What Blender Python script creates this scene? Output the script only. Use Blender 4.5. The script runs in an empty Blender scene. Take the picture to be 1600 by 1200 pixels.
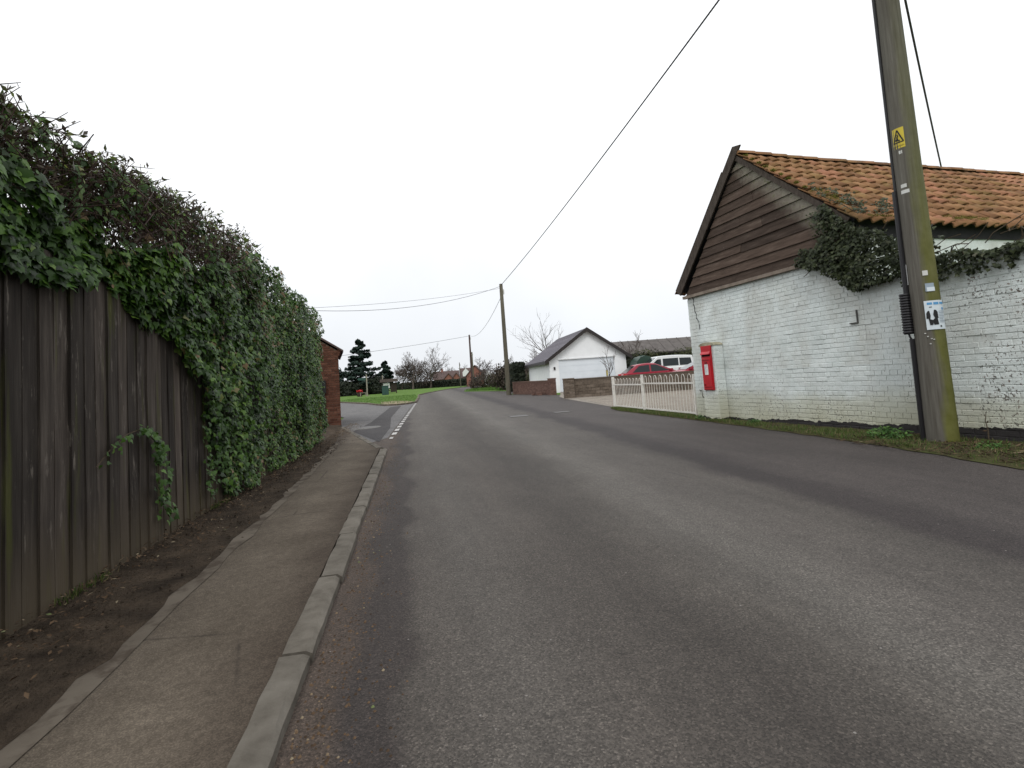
import bpy, bmesh, math, random
import numpy as np
from mathutils import Vector, Matrix, noise

random.seed(7)
rng = np.random.default_rng(7)
R = math.radians
scene = bpy.context.scene
COL = scene.collection

# ------------------------------------------------------------------ camera
cam_d = bpy.data.cameras.new("camera")
cam = bpy.data.objects.new("camera", cam_d)
COL.objects.link(cam)
cam_d.sensor_width = 36.0
cam_d.lens = 18.0
cam_d.shift_y = -0.040166
cam_d.clip_start = 0.05
cam_d.clip_end = 3000
ax = Vector((0.97824121, -0.19545291, -0.06958655))
ay = Vector((0.05437036, -0.08217127, 0.99513403))
az = -Vector((0.20021986, 0.97726457, 0.06975647))
cam.matrix_world = Matrix(((ax.x, ay.x, az.x, 0.0), (ax.y, ay.y, az.y, 0.0), (ax.z, ay.z, az.z, 1.15), (0, 0, 0, 1)))
scene.camera = cam

# ------------------------------------------------------------------ world: overcast sky, brighter overhead
world = bpy.data.worlds.new("World")
scene.world = world
world.use_nodes = True
wn = world.node_tree
wn.nodes.clear()
w_out = wn.nodes.new("ShaderNodeOutputWorld")
w_bg = wn.nodes.new("ShaderNodeBackground")
w_sky = wn.nodes.new("ShaderNodeTexSky")
w_sky.sky_type = 'NISHITA'
w_sky.sun_disc = False
w_sky.sun_elevation = R(48)
w_sky.sun_rotation = R(200)
w_tc = wn.nodes.new("ShaderNodeTexCoord")
w_sep = wn.nodes.new("ShaderNodeSeparateXYZ")
wn.links.new(w_tc.outputs["Generated"], w_sep.inputs[0])
w_ramp = wn.nodes.new("ShaderNodeValToRGB")
w_ramp.color_ramp.elements[0].position = 0.0
w_ramp.color_ramp.elements[0].color = (0.89, 0.92, 0.97, 1)
w_ramp.color_ramp.elements[1].position = 1.0
w_ramp.color_ramp.elements[1].color = (1.72, 1.75, 1.79, 1)
e = w_ramp.color_ramp.elements.new(0.30); e.color = (1.16, 1.18, 1.20, 1)
wn.links.new(w_sep.outputs["Z"], w_ramp.inputs[0])
w_no = wn.nodes.new("ShaderNodeTexNoise")
w_no.inputs["Scale"].default_value = 2.2
w_no.inputs["Detail"].default_value = 4
wn.links.new(w_tc.outputs["Generated"], w_no.inputs["Vector"])
w_nr = wn.nodes.new("ShaderNodeMapRange")
w_nr.inputs[1].default_value = 0.3; w_nr.inputs[2].default_value = 0.7
w_nr.inputs[3].default_value = 0.93; w_nr.inputs[4].default_value = 1.09
wn.links.new(w_no.outputs["Fac"], w_nr.inputs[0])
w_mul = wn.nodes.new("ShaderNodeVectorMath"); w_mul.operation = 'SCALE'
wn.links.new(w_ramp.outputs[0], w_mul.inputs[0])
wn.links.new(w_nr.outputs[0], w_mul.inputs["Scale"])
w_sk2 = wn.nodes.new("ShaderNodeVectorMath"); w_sk2.operation = 'SCALE'
w_sk2.inputs["Scale"].default_value = 0.08
wn.links.new(w_sky.outputs[0], w_sk2.inputs[0])
w_mix = wn.nodes.new("ShaderNodeMix"); w_mix.data_type = 'RGBA'
w_mix.inputs["Factor"].default_value = 0.93
wn.links.new(w_sk2.outputs[0], w_mix.inputs["A"])
wn.links.new(w_mul.outputs[0], w_mix.inputs["B"])
wn.links.new(w_mix.outputs["Result"], w_bg.inputs["Color"])
w_bg.inputs["Strength"].default_value = 1.0
wn.links.new(w_bg.outputs[0], w_out.inputs["Surface"])

sun_d = bpy.data.lights.new("sun", 'SUN')
sun_d.energy = 1.0
sun_d.angle = R(18)
sun_d.color = (1.0, 0.97, 0.92)
sun = bpy.data.objects.new("sun", sun_d)
COL.objects.link(sun)
sun.rotation_euler = Vector((0.28, 0.60, -0.74)).to_track_quat('-Z', 'Y').to_euler()

scene.view_settings.view_transform = 'Standard'
scene.view_settings.look = 'None'
scene.view_settings.exposure = 0.0
scene.view_settings.gamma = 1.0
scene.view_settings.use_curve_mapping = False

# ------------------------------------------------------------------ material helpers
class NT:
    def __init__(s, name):
        s.m = bpy.data.materials.new(name); s.m.use_nodes = True
        s.t = s.m.node_tree; s.t.nodes.clear()
        s.out = s.n("ShaderNodeOutputMaterial"); s.b = s.n("ShaderNodeBsdfPrincipled")
        s.l(s.b.outputs[0], s.out.inputs[0])
        s.geo = s.n("ShaderNodeNewGeometry")
        s.P = s.geo.outputs["Position"]
    def n(s, t, **k):
        x = s.t.nodes.new(t)
        for a, v in k.items(): setattr(x, a, v)
        return x
    def l(s, a, b): s.t.links.new(a, b)
    def setv(s, sock, v):
        if hasattr(v, "links") or isinstance(v, bpy.types.NodeSocket): s.l(v, sock)
        else: sock.default_value = v
    def objco(s): return s.n("ShaderNodeTexCoord").outputs["Object"]
    def scale(s, v, sc):
        m = s.n("ShaderNodeMapping"); s.l(v, m.inputs[0]); m.inputs["Scale"].default_value = sc; return m.outputs[0]
    def noise(s, v, scale, detail=4, rough=0.55):
        x = s.n("ShaderNodeTexNoise"); s.l(v, x.inputs["Vector"])
        x.inputs["Scale"].default_value = scale; x.inputs["Detail"].default_value = detail; x.inputs["Roughness"].default_value = rough
        return x.outputs["Fac"]
    def voro(s, v, scale, out="Distance", feature='F1'):
        x = s.n("ShaderNodeTexVoronoi", feature=feature); s.l(v, x.inputs["Vector"]); x.inputs["Scale"].default_value = scale
        return x.outputs[out]
    def ramp(s, f, stops, interp='LINEAR'):
        x = s.n("ShaderNodeValToRGB"); x.color_ramp.interpolation = interp
        cr = x.color_ramp
        def c4(c): return (c, c, c, 1) if isinstance(c, (int, float)) else (*c, 1)
        cr.elements[0].position = stops[0][0]; cr.elements[0].color = c4(stops[0][1])
        cr.elements[1].position = stops[-1][0]; cr.elements[1].color = c4(stops[-1][1])
        for p, c in stops[1:-1]:
            el = cr.elements.new(p); el.color = c4(c)
        s.l(f, x.inputs[0]); return x.outputs[0]
    def mix(s, f, a, b, mode='MIX'):
        x = s.n("ShaderNodeMix", data_type='RGBA', blend_type=mode)
        s.setv(x.inputs["Factor"], f)
        for k, v in (("A", a), ("B", b)):
            if isinstance(v, tuple): x.inputs[k].default_value = (*v, 1)
            else: s.l(v, x.inputs[k])
        return x.outputs["Result"]
    def math(s, op, a, b=0.0, c=None, clamp=False):
        x = s.n("ShaderNodeMath", operation=op, use_clamp=clamp)
        s.setv(x.inputs[0], a); s.setv(x.inputs[1], b)
        if c is not None: s.setv(x.inputs[2], c)
        return x.outputs[0]
    def maprange(s, v, a, b, c=0.0, d=1.0):
        x = s.n("ShaderNodeMapRange"); s.l(v, x.inputs[0])
        for i, q in enumerate((a, b, c, d)): x.inputs[i + 1].default_value = q
        return x.outputs[0]
    def xyz(s, v):
        x = s.n("ShaderNodeSeparateXYZ"); s.l(v, x.inputs[0]); return x.outputs
    def rnd(s): return s.n("ShaderNodeObjectInfo").outputs["Random"]
    def attr(s, n): return s.n("ShaderNodeAttribute", attribute_name=n).outputs["Fac"]
    def bump(s, h, strength=0.3, dist=0.01):
        x = s.n("ShaderNodeBump"); s.l(h, x.inputs["Height"])
        x.inputs["Strength"].default_value = strength; x.inputs["Distance"].default_value = dist
        s.l(x.outputs[0], s.b.inputs["Normal"])
    def fin(s, col, rough=0.8, spec=0.3, metal=0.0):
        s.setv(s.b.inputs["Base Color"], (*col, 1) if isinstance(col, tuple) else col)
        s.setv(s.b.inputs["Roughness"], rough)
        s.b.inputs["Specular IOR Level"].default_value = spec
        s.b.inputs["Metallic"].default_value = metal
        return s.m

def mat_noise(name, c1, c2, scale=8.0, rough=0.85, spec=0.25, bump=0.3, bscale=60.0, bdist=0.006, c3=None, var=0.0, stretch=None):
    q = NT(name); v = q.P
    if stretch: v = q.scale(v, stretch)
    f = q.noise(v, scale, 6, 0.6)
    stops = [(0.3, c1), (0.7, c2)] if c3 is None else [(0.28, c1), (0.5, c2), (0.72, c3)]
    col = q.ramp(f, stops)
    if var:
        col = q.mix(1.0, col, q.ramp(q.rnd(), [(0, 1 - var), (1, 1 + var)]), 'MULTIPLY')
    if bump: q.bump(q.noise(v, bscale, 4), bump, bdist)
    return q.fin(col, rough, spec)

def mat_plain(name, c, rough=0.6, spec=0.4, metal=0.0, dirt=0.12):
    q = NT(name)
    f = q.noise(q.P, 7.0, 5)
    col = q.mix(1.0, q.ramp(f, [(0.25, tuple(x * (1 - dirt) for x in c)), (0.75, tuple(min(1, x * (1 + dirt)) for x in c))]), (1, 1, 1), 'MULTIPLY')
    return q.fin(col, rough, spec, metal)

def mat_leaf(name, stops, rough=0.42, spec=0.4, trans=0.12):
    q = NT(name)
    col = q.ramp(q.attr("rnd"), stops)
    m = q.fin(col, rough, spec)
    if trans:
        tr = q.n("ShaderNodeBsdfTranslucent"); q.l(col, tr.inputs[0])
        mx = q.n("ShaderNodeMixShader"); mx.inputs[0].default_value = trans
        q.l(q.b.outputs[0], mx.inputs[1]); q.l(tr.outputs[0], mx.inputs[2]); q.l(mx.outputs[0], q.out.inputs[0])
    return m

M = {}
# --- asphalt of the main carriageway: polished wheel tracks, darker seam, brown gutter
def make_asphalt():
    q = NT("asphalt")
    p = q.xyz(q.P)
    wob = q.noise(q.P, 0.9, 3)
    xs = q.math('DIVIDE', p[0], q.math('ADD', q.math('MULTIPLY', p[1], 0.016), 1.0))
    xs = q.math('ADD', xs, q.math('MULTIPLY', q.math('SUBTRACT', wob, 0.5), 0.55))
    t = q.maprange(xs, -0.7, 6.0)
    def X(v): return (v + 0.7) / 6.7
    D, Lt, Md = (0.060, 0.055, 0.052), (0.125, 0.122, 0.117), (0.088, 0.084, 0.080)
    base = q.ramp(t, [(X(-0.6), (0.058, 0.045, 0.037)), (X(-0.36), (0.056, 0.044, 0.037)), (X(-0.26), (0.034, 0.029, 0.028)), (X(-0.1), (0.036, 0.031, 0.030)), (X(-0.02), (0.062, 0.057, 0.053)),
                      (X(0.30), (0.074, 0.070, 0.066)), (X(0.70), (0.060, 0.055, 0.051)), (X(1.10), (0.043, 0.039, 0.036)), (X(1.45), (0.058, 0.054, 0.050)), (X(1.85), (0.087, 0.084, 0.080)), (X(2.25), (0.074, 0.070, 0.067)),
                      (X(2.85), (0.060, 0.056, 0.053)), (X(3.06), (0.030, 0.026, 0.027)), (X(3.32), (0.031, 0.027, 0.028)), (X(3.6), (0.050, 0.045, 0.045)), (X(6), (0.046, 0.041, 0.041))])
    blot = q.noise(q.scale(q.P, (1.0, 0.35, 1.0)), 1.6, 5, 0.6)
    base = q.mix(1.0, base, q.ramp(blot, [(0.3, 0.84), (0.7, 1.16)]), 'MULTIPLY')
    streak = q.noise(q.scale(q.P, (5.0, 0.22, 1.0)), 1.5, 5, 0.65)      # long marks drawn out by traffic
    base = q.mix(1.0, base, q.ramp(streak, [(0.32, 0.92), (0.68, 1.08)]), 'MULTIPLY')
    patchy = q.noise(q.P, 9.0, 4, 0.6)
    base = q.mix(1.0, base, q.ramp(patchy, [(0.3, 0.92), (0.7, 1.08)]), 'MULTIPLY')
    ag = q.n("ShaderNodeTexVoronoi"); q.l(q.P, ag.inputs["Vector"]); ag.inputs["Scale"].default_value = 150
    agc = q.xyz(ag.outputs["Color"])[0]
    base = q.mix(1.0, base, q.ramp(agc, [(0.0, 0.55), (0.5, 0.95), (0.9, 1.3), (1.0, 1.9)]), 'MULTIPLY')
    fine = q.noise(q.P, 330, 2)
    base = q.mix(1.0, base, q.ramp(fine, [(0.3, 0.72), (0.7, 1.28)]), 'MULTIPLY')
    # tar streaks and small cracks
    base = q.mix(1.0, base, (1.06, 0.99, 0.915), 'MULTIPLY')
    cr = q.voro(q.scale(q.P, (0.7, 0.35, 1)), 1.3, feature='DISTANCE_TO_EDGE')
    cm = q.math('MULTIPLY', q.ramp(cr, [(0.0, 1.0), (0.012, 0.0)]), q.ramp(q.noise(q.P, 0.6, 2), [(0.60, 0.0), (0.66, 0.5)]))
    base = q.mix(cm, base, (0.03, 0.028, 0.028))
    # pale chippings
    cp = q.n("ShaderNodeTexVoronoi"); q.l(q.P, cp.inputs["Vector"]); cp.inputs["Scale"].default_value = 14
    chip = q.math('LESS_THAN', cp.outputs["Distance"], 0.065)
    chip = q.math('MULTIPLY', chip, q.math('GREATER_THAN', q.xyz(cp.outputs["Color"])[1], 0.72))
    base = q.mix(chip, base, (0.20, 0.185, 0.17))
    h = q.math('ADD', q.math('MULTIPLY', ag.outputs["Distance"], 0.8), fine)
    q.bump(h, 0.5, 0.006)
    return q.fin(base, 0.78, 0.30)
M['asphalt'] = make_asphalt()

def make_tar(name, a, b, sc=60, chips=True):
    q = NT(name)
    f = q.noise(q.P, 1.3, 5, 0.6)
    base = q.ramp(f, [(0.3, a), (0.7, b)])
    ag = q.n("ShaderNodeTexVoronoi"); q.l(q.P, ag.inputs["Vector"]); ag.inputs["Scale"].default_value = sc
    base = q.mix(1.0, base, q.ramp(q.xyz(ag.outputs["Color"])[0], [(0, 0.65), (0.6, 0.97), (1, 1.5)]), 'MULTIPLY')
    fine = q.noise(q.P, 260, 2)
    base = q.mix(1.0, base, q.ramp(fine, [(0.3, 0.75), (0.7, 1.25)]), 'MULTIPLY')
    q.bump(q.math('ADD', ag.outputs["Distance"], fine), 0.5, 0.005)
    return q.fin(base, 0.88, 0.2)
M['side_tar'] = make_tar("side_road_tar", (0.100, 0.096, 0.095), (0.135, 0.130, 0.128))
M['patch_tar'] = make_tar("patch_tar", (0.042, 0.039, 0.040), (0.058, 0.054, 0.054))
def make_path():
    q = NT("path_tar")
    p = q.xyz(q.P)
    base = q.ramp(q.noise(q.P, 1.7, 6, 0.65), [(0.3, (0.090, 0.073, 0.055)), (0.7, (0.145, 0.120, 0.093))])
    xe = q.math('ADD', p[0], q.math('MULTIPLY', q.math('SUBTRACT', q.noise(q.P, 2.6, 4), 0.5), 0.42))
    base = q.mix(q.ramp(q.maprange(xe, -1.6, -0.6), [(0.0, 0.8), (0.2, 0.15), (0.55, 0.0), (0.80, 0.35), (1.0, 0.85)]), base, (0.050, 0.038, 0.029))
    ag = q.n("ShaderNodeTexVoronoi"); q.l(q.P, ag.inputs["Vector"]); ag.inputs["Scale"].default_value = 210
    base = q.mix(1.0, base, q.ramp(q.xyz(ag.outputs["Color"])[0], [(0, 0.74), (0.6, 1.0), (1, 1.35)]), 'MULTIPLY')
    base = q.mix(1.0, base, q.ramp(q.noise(q.P, 24, 4), [(0.3, 0.84), (0.7, 1.14)]), 'MULTIPLY')
    cr = q.voro(q.P, 0.9, feature='DISTANCE_TO_EDGE')
    cm = q.math('MULTIPLY', q.ramp(cr, [(0.0, 0.7), (0.010, 0.0)]), q.ramp(q.noise(q.P, 1.1, 2), [(0.5, 0.0), (0.58, 1.0)]))
    base = q.mix(cm, base, (0.03, 0.024, 0.02))
    q.bump(q.noise(q.P, 150, 3), 0.45, 0.004)
    return q.fin(base, 0.92, 0.15)
M['path_tar'] = make_path()
M['concrete'] = make_tar("driveway_concrete", (0.17, 0.150, 0.125), (0.24, 0.215, 0.185), 40)
M['yard'] = make_tar("yard_tarmac", (0.175, 0.150, 0.122), (0.24, 0.21, 0.175), 50)
M['kerb'] = mat_noise("kerb_concrete", (0.070, 0.061, 0.049), (0.118, 0.105, 0.087), 6, 0.9, 0.2, 0.6, 60, 0.006, c3=(0.155, 0.140, 0.118), var=0.12)
def make_edging():
    q = NT("edging_concrete")
    col = q.ramp(q.noise(q.P, 3.5, 5), [(0.3, (0.115, 0.096, 0.075)), (0.7, (0.155, 0.131, 0.104))])
    col = q.mix(q.ramp(q.noise(q.P, 5.5, 5, 0.65), [(0.47, 0.0), (0.62, 0.85)]), col, (0.060, 0.046, 0.034))
    q.bump(q.noise(q.P, 90, 4), 0.4, 0.004)
    return q.fin(col, 0.92, 0.15)
M['edging'] = make_edging()
M['soil'] = mat_noise("soil", (0.024, 0.018, 0.013), (0.052, 0.039, 0.028), 5, 0.95, 0.1, 0.9, 45, 0.03, c3=(0.086, 0.064, 0.045))
M['ground'] = mat_noise("field_grass", (0.055, 0.105, 0.020), (0.088, 0.155, 0.030), 0.6, 0.95, 0.1, 0.8, 18, 0.05, c3=(0.09, 0.15, 0.035))
M['verge_soil'] = mat_noise("verge_soil", (0.035, 0.028, 0.018), (0.06, 0.055, 0.025), 4, 0.95, 0.1, 0.9, 40, 0.03, c3=(0.055, 0.075, 0.02))
M['bare_patch'] = mat_noise("worn_earth", (0.17, 0.13, 0.085), (0.26, 0.21, 0.145), 1.2, 0.95, 0.1, 0.6, 25, 0.03, c3=(0.10, 0.12, 0.04))

def make_marking():
    q = NT("road_paint")
    f = q.noise(q.P, 22, 5, 0.7)
    col = q.mix(q.ramp(f, [(0.46, 0.0), (0.62, 1.0)]), (0.50, 0.49, 0.47), (0.13, 0.125, 0.12))
    q.bump(q.noise(q.P, 200, 2), 0.3, 0.003)
    return q.fin(col, 0.7, 0.3)
M['marking'] = make_marking()

def make_fencewood():
    q = NT("fence_wood")
    v = q.scale(q.P, (7, 7, 0.55))
    g = q.noise(v, 2.6, 7, 0.65)
    col = q.ramp(g, [(0.25, (0.022, 0.017, 0.014)), (0.5, (0.050, 0.040, 0.033)), (0.75, (0.105, 0.088, 0.074))])
    col = q.mix(1.0, col, q.ramp(q.rnd(), [(0.0, 0.5), (0.5, 0.9), (0.85, 1.25), (1.0, 1.8)]), 'MULTIPLY')
    # green algae streaks, grey bleached scars, muddy splash zone at the foot
    al = q.noise(q.scale(q.P, (5, 5, 0.5)), 1.9, 4)
    col = q.mix(q.ramp(al, [(0.56, 0.0), (0.70, 0.75)]), col, (0.060, 0.064, 0.012))
    sc = q.noise(q.scale(q.P, (12, 12, 2.2)), 1.5, 5, 0.7)
    col = q.mix(q.ramp(sc, [(0.60, 0.0), (0.72, 0.8)]), col, (0.19, 0.165, 0.14))
    z = q.math('ADD', q.xyz(q.P)[2], q.math('MULTIPLY', q.noise(q.scale(q.P, (3, 3, 0.3)), 2.0, 3), 0.35))
    col = q.mix(q.ramp(z, [(0.22, 0.85), (0.72, 0.0)]), col, (0.085, 0.066, 0.042))
    q.bump(q.noise(q.scale(q.P, (40, 40, 1.5)), 3, 4), 0.5, 0.006)
    return q.fin(col, 0.85, 0.2)
M['fencewood'] = make_fencewood()

def make_painted(dark_joint=False):
    q = NT("painted_joint" if dark_joint else "painted_brick")
    p = q.xyz(q.P)
    big = q.noise(q.P, 0.9, 4)
    col = q.ramp(q.noise(q.P, 3.0, 6, 0.6), [(0.3, (0.60, 0.65, 0.635)), (0.7, (0.76, 0.81, 0.80))])
    col = q.mix(1.0, col, q.ramp(q.rnd(), [(0.0, 0.92), (0.6, 1.0), (1.0, 1.05)]), 'MULTIPLY')
    # warm grey grime in the middle, green-yellow algae low down
    gr = q.math('MULTIPLY', q.ramp(q.noise(q.scale(q.P, (1, 1, 0.55)), 2.1, 5, 0.6), [(0.42, 0.0), (0.68, 0.62)]), q.ramp(p[2], [(0.1, 1.0), (1.6, 0.8), (2.3, 0.12)]))
    col = q.mix(gr, col, (0.42, 0.405, 0.35))
    zz = q.math('ADD', p[2], q.math('MULTIPLY', big, 0.7))
    col = q.mix(q.ramp(zz, [(0.35, 0.85), (0.80, 0.50), (1.5, 0.0)]), col, (0.45, 0.44, 0.31))
    col = q.mix(q.ramp(q.noise(q.P, 55, 4, 0.7), [(0.5, 0.0), (0.75, 0.45)]), col, (0.30, 0.29, 0.25))
    # flaked paint: small dark pits, and a few bare red bricks
    ch = q.noise(q.P, 34, 4, 0.7)
    zone = q.ramp(q.noise(q.P, 1.5, 3), [(0.40, 0.0), (0.62, 0.10)])
    near = q.maprange(p[1], 6.2, 4.6, 0.0, 0.12)
    zlow = q.ramp(p[2], [(0.0, 0.065), (0.9, 0.035), (1.8, 0.0)])
    thr = q.math('SUBTRACT', 0.755, q.math('ADD', q.math('ADD', zone, near), zlow))
    ck = q.math('GREATER_THAN', ch, thr)
    col = q.mix(ck, col, q.ramp(q.noise(q.P, 8, 3), [(0.45, (0.11, 0.108, 0.095)), (0.68, (0.17, 0.12, 0.09))]))
    rd = q.math('GREATER_THAN', q.noise(q.scale(q.P, (1, 1, 3.0)), 3.3, 4, 0.6), 0.765)
    col = q.mix(rd, col, (0.24, 0.115, 0.062))
    if dark_joint: col = q.mix(q.ramp(q.noise(q.P, 6, 4), [(0.35, 0.08), (0.65, 0.38)]), col, (0.24, 0.235, 0.21))
    # black bitumen foot, its edge uneven
    th = q.math('ADD', q.maprange(p[1], 9.4, 4.7, 0.055, 0.17), q.math('MULTIPLY', q.math('SUBTRACT', q.noise(q.P, 7, 4), 0.5), 0.13))
    ft = q.math('LESS_THAN', p[2], th)
    col = q.mix(ft, col, (0.030, 0.027, 0.027))
    q.bump(q.math('ADD', q.noise(q.P, 40, 5), q.math('MULTIPLY', ck, -0.6)), 0.5, 0.008)
    return q.fin(col, 0.68, 0.3)
M['painted'] = make_painted()
M['joint'] = make_painted(True)

def make_redbrick(name, a, b, c):
    q = NT(name)
    col = q.ramp(q.rnd(), [(0.0, a), (0.5, b), (1.0, c)])
    col = q.mix(1.0, col, q.ramp(q.noise(q.P, 12, 5), [(0.3, 0.72), (0.7, 1.2)]), 'MULTIPLY')
    q.bump(q.noise(q.P, 70, 4), 0.5, 0.006)
    return q.fin(col, 0.88, 0.2)
M['redbrick'] = make_redbrick("red_brick", (0.066, 0.026, 0.017), (0.100, 0.041, 0.026), (0.13, 0.058, 0.039))
M['mortar'] = mat_noise("mortar", (0.10, 0.072, 0.052), (0.15, 0.11, 0.085), 9, 0.95, 0.1)
M['brownbrick'] = make_redbrick("brown_brick", (0.105, 0.058, 0.046), (0.135, 0.078, 0.062), (0.17, 0.102, 0.082))
M['block'] = make_redbrick("walling_block", (0.10, 0.078, 0.060), (0.145, 0.115, 0.09), (0.19, 0.155, 0.125))

def make_weatherboard():
    q = NT("weatherboard")
    o = q.objco()
    p = q.xyz(o)
    g = q.noise(q.scale(o, (1.2, 8, 10)), 2.2, 7, 0.65)
    col = q.ramp(g, [(0.25, (0.034, 0.022, 0.016)), (0.55, (0.074, 0.051, 0.039)), (0.8, (0.135, 0.104, 0.084))])
    col = q.mix(1.0, col, q.ramp(q.rnd(), [(0, 0.65), (0.5, 0.95), (1, 1.4)]), 'MULTIPLY')
    # pale lichen band along the right verge
    ed = q.math('ADD', q.math('ADD', p[0], p[2]), q.math('MULTIPLY', q.noise(o, 4, 4), 0.5))
    lich = q.ramp(q.maprange(ed, 6.70, 7.38), [(0.15, 0.0), (0.75, 0.8)])
    col = q.mix(lich, col, q.ramp(q.noise(o, 16, 4), [(0.3, (0.16, 0.14, 0.11)), (0.55, (0.24, 0.22, 0.18)), (0.75, (0.12, 0.13, 0.05))]))
    spl = q.math('GREATER_THAN', q.noise(o, 26, 3), 0.72)
    col = q.mix(q.math('MULTIPLY', spl, 0.5), col, (0.2, 0.17, 0.15))
    q.bump(q.noise(q.scale(o, (2, 20, 30)), 3, 4), 0.5, 0.006)
    return q.fin(col, 0.85, 0.2)
M['weatherboard'] = make_weatherboard()
M['barge'] = mat_noise("barge_wood", (0.035, 0.026, 0.021), (0.085, 0.068, 0.056), 6, 0.85, 0.2, 0.4, 60, 0.004, stretch=(4, 4, 1))
M['batten'] = mat_noise("grey_batten", (0.14, 0.11, 0.088), (0.27, 0.225, 0.185), 7, 0.85, 0.2, 0.4, 60, 0.004)
M['black_board'] = mat_noise("black_board", (0.010, 0.010, 0.011), (0.022, 0.021, 0.022), 5, 0.8, 0.2)

def make_tile():
    q = NT("clay_pantile")
    col = q.ramp(q.rnd(), [(0.0, (0.165, 0.082, 0.040)), (0.35, (0.22, 0.112, 0.052)), (0.7, (0.265, 0.142, 0.068)), (1.0, (0.30, 0.135, 0.078))])
    n1 = q.noise(q.P, 5, 6, 0.65)
    col = q.mix(1.0, col, q.ramp(n1, [(0.3, 0.72), (0.7, 1.15)]), 'MULTIPLY')
    li = q.ramp(q.noise(q.P, 2.3, 5), [(0.5, 0.0), (0.68, 0.5)])
    col = q.mix(li, col, (0.20, 0.14, 0.045))
    dk = q.ramp(q.noise(q.P, 1.2, 5, 0.7), [(0.56, 0.0), (0.7, 0.55)])
    col = q.mix(dk, col, (0.085, 0.066, 0.045))
    ms = q.ramp(q.noise(q.P, 7, 4, 0.7), [(0.62, 0.0), (0.72, 0.8)])
    col = q.mix(ms, col, (0.075, 0.070, 0.025))
    sp = q.math('GREATER_THAN', q.noise(q.P, 30, 3), 0.72)
    col = q.mix(q.math('MULTIPLY', sp, 0.5), col, (0.30, 0.26, 0.18))
    q.bump(q.noise(q.P, 45, 4), 0.4, 0.005)
    return q.fin(col, 0.88, 0.2)
M['tile'] = make_tile()

def make_pole():
    q = NT("pole_wood")
    g = q.noise(q.scale(q.P, (14, 14, 0.6)), 2.5, 6, 0.65)
    col = q.ramp(g, [(0.3, (0.078, 0.070, 0.058)), (0.6, (0.128, 0.119, 0.101)), (0.8, (0.185, 0.175, 0.155))])
    nx = q.xyz(q.geo.outputs["Normal"])
    side = q.math('ADD', q.math('MULTIPLY', nx[1], -0.8), q.math('MULTIPLY', nx[0], 0.6))
    side = q.math('ADD', side, q.math('MULTIPLY', q.math('SUBTRACT', q.noise(q.scale(q.P, (3, 3, 0.5)), 2, 4), 0.5), 1.6))
    z = q.xyz(q.P)[2]
    hi = q.ramp(q.math('DIVIDE', z, 6.0), [(0.0, 0.95), (0.4, 0.8), (0.6, 0.5), (0.9, 0.12)])
    f = q.math('MULTIPLY', q.ramp(side, [(-0.15, 0.0), (0.55, 1.0)]), hi)
    col = q.mix(f, col, q.ramp(q.noise(q.P, 9, 4), [(0.3, (0.095, 0.098, 0.016)), (0.7, (0.14, 0.14, 0.040))]))
    q.bump(q.noise(q.scale(q.P, (50, 50, 2)), 3, 4), 0.6, 0.006)
    return q.fin(col, 0.88, 0.2)
M['pole'] = make_pole()
M['farpole'] = mat_noise("far_pole_wood", (0.07, 0.062, 0.045), (0.13, 0.12, 0.09), 4, 0.9, 0.2, 0.3, 40, 0.004, stretch=(6, 6, 0.5))
M['darkpole'] = mat_noise("dark_pole_wood", (0.045, 0.030, 0.028), (0.085, 0.055, 0.05), 4, 0.9, 0.2, 0.3, 40, 0.004, stretch=(6, 6, 0.5))
M['cable'] = mat_plain("black_cable", (0.012, 0.012, 0.013), 0.5, 0.4)
M['rubber'] = mat_plain("black_plastic", (0.013, 0.012, 0.014), 0.45, 0.4)
M['yellow'] = mat_plain("yellow_plate", (0.52, 0.40, 0.03), 0.45, 0.4, 0, 0.18)
M['ink'] = mat_plain("black_ink", (0.015, 0.015, 0.016), 0.6, 0.3)
M['paper'] = mat_plain("white_paper", (0.62, 0.68, 0.72), 0.6, 0.3, 0, 0.08)
M['blueink'] = mat_plain("blue_ink", (0.10, 0.30, 0.55), 0.6, 0.3)
M['greyink'] = mat_plain("grey_ink", (0.30, 0.36, 0.42), 0.6, 0.3)
M['tag_white'] = mat_plain("white_tag", (0.55, 0.55, 0.52), 0.5, 0.3)
M['post_red'] = mat_plain("post_box_red", (0.44, 0.011, 0.020), 0.38, 0.45, 0, 0.18)
M['post_dark'] = mat_plain("post_box_dark_red", (0.20, 0.006, 0.010), 0.5, 0.4)
M['slot'] = mat_plain("slot_black", (0.006, 0.004, 0.004), 0.8, 0.2)
M['enamel'] = mat_plain("enamel_white", (0.72, 0.72, 0.70), 0.35, 0.5)
M['mossy_cap'] = mat_noise("mossy_cap", (0.20, 0.18, 0.12), (0.42, 0.40, 0.30), 9, 0.9, 0.2, 0.6, 50, 0.008)
M['rail_white'] = mat_noise("railing_white", (0.58, 0.55, 0.49), (0.76, 0.74, 0.70), 14, 0.55, 0.35, 0)
M['garage_white'] = mat_noise("garage_render", (0.78, 0.79, 0.80), (0.86, 0.87, 0.88), 2, 0.7, 0.3, 0.2, 40, 0.003)
M['garage_door'] = mat_noise("garage_door", (0.66, 0.70, 0.74), (0.73, 0.77, 0.81), 1.5, 0.5, 0.4, 0)
M['slate'] = mat_noise("slate", (0.075, 0.068, 0.082), (0.125, 0.115, 0.135), 5, 0.75, 0.3, 0.3, 30, 0.006, var=0.2)
M['fascia'] = mat_plain("dark_fascia", (0.020, 0.015, 0.014), 0.5, 0.4)
M['sheet'] = mat_noise("corrugated_sheet", (0.075, 0.066, 0.062), (0.12, 0.108, 0.10), 2.2, 0.85, 0.2, 0.2, 30, 0.01)
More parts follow.
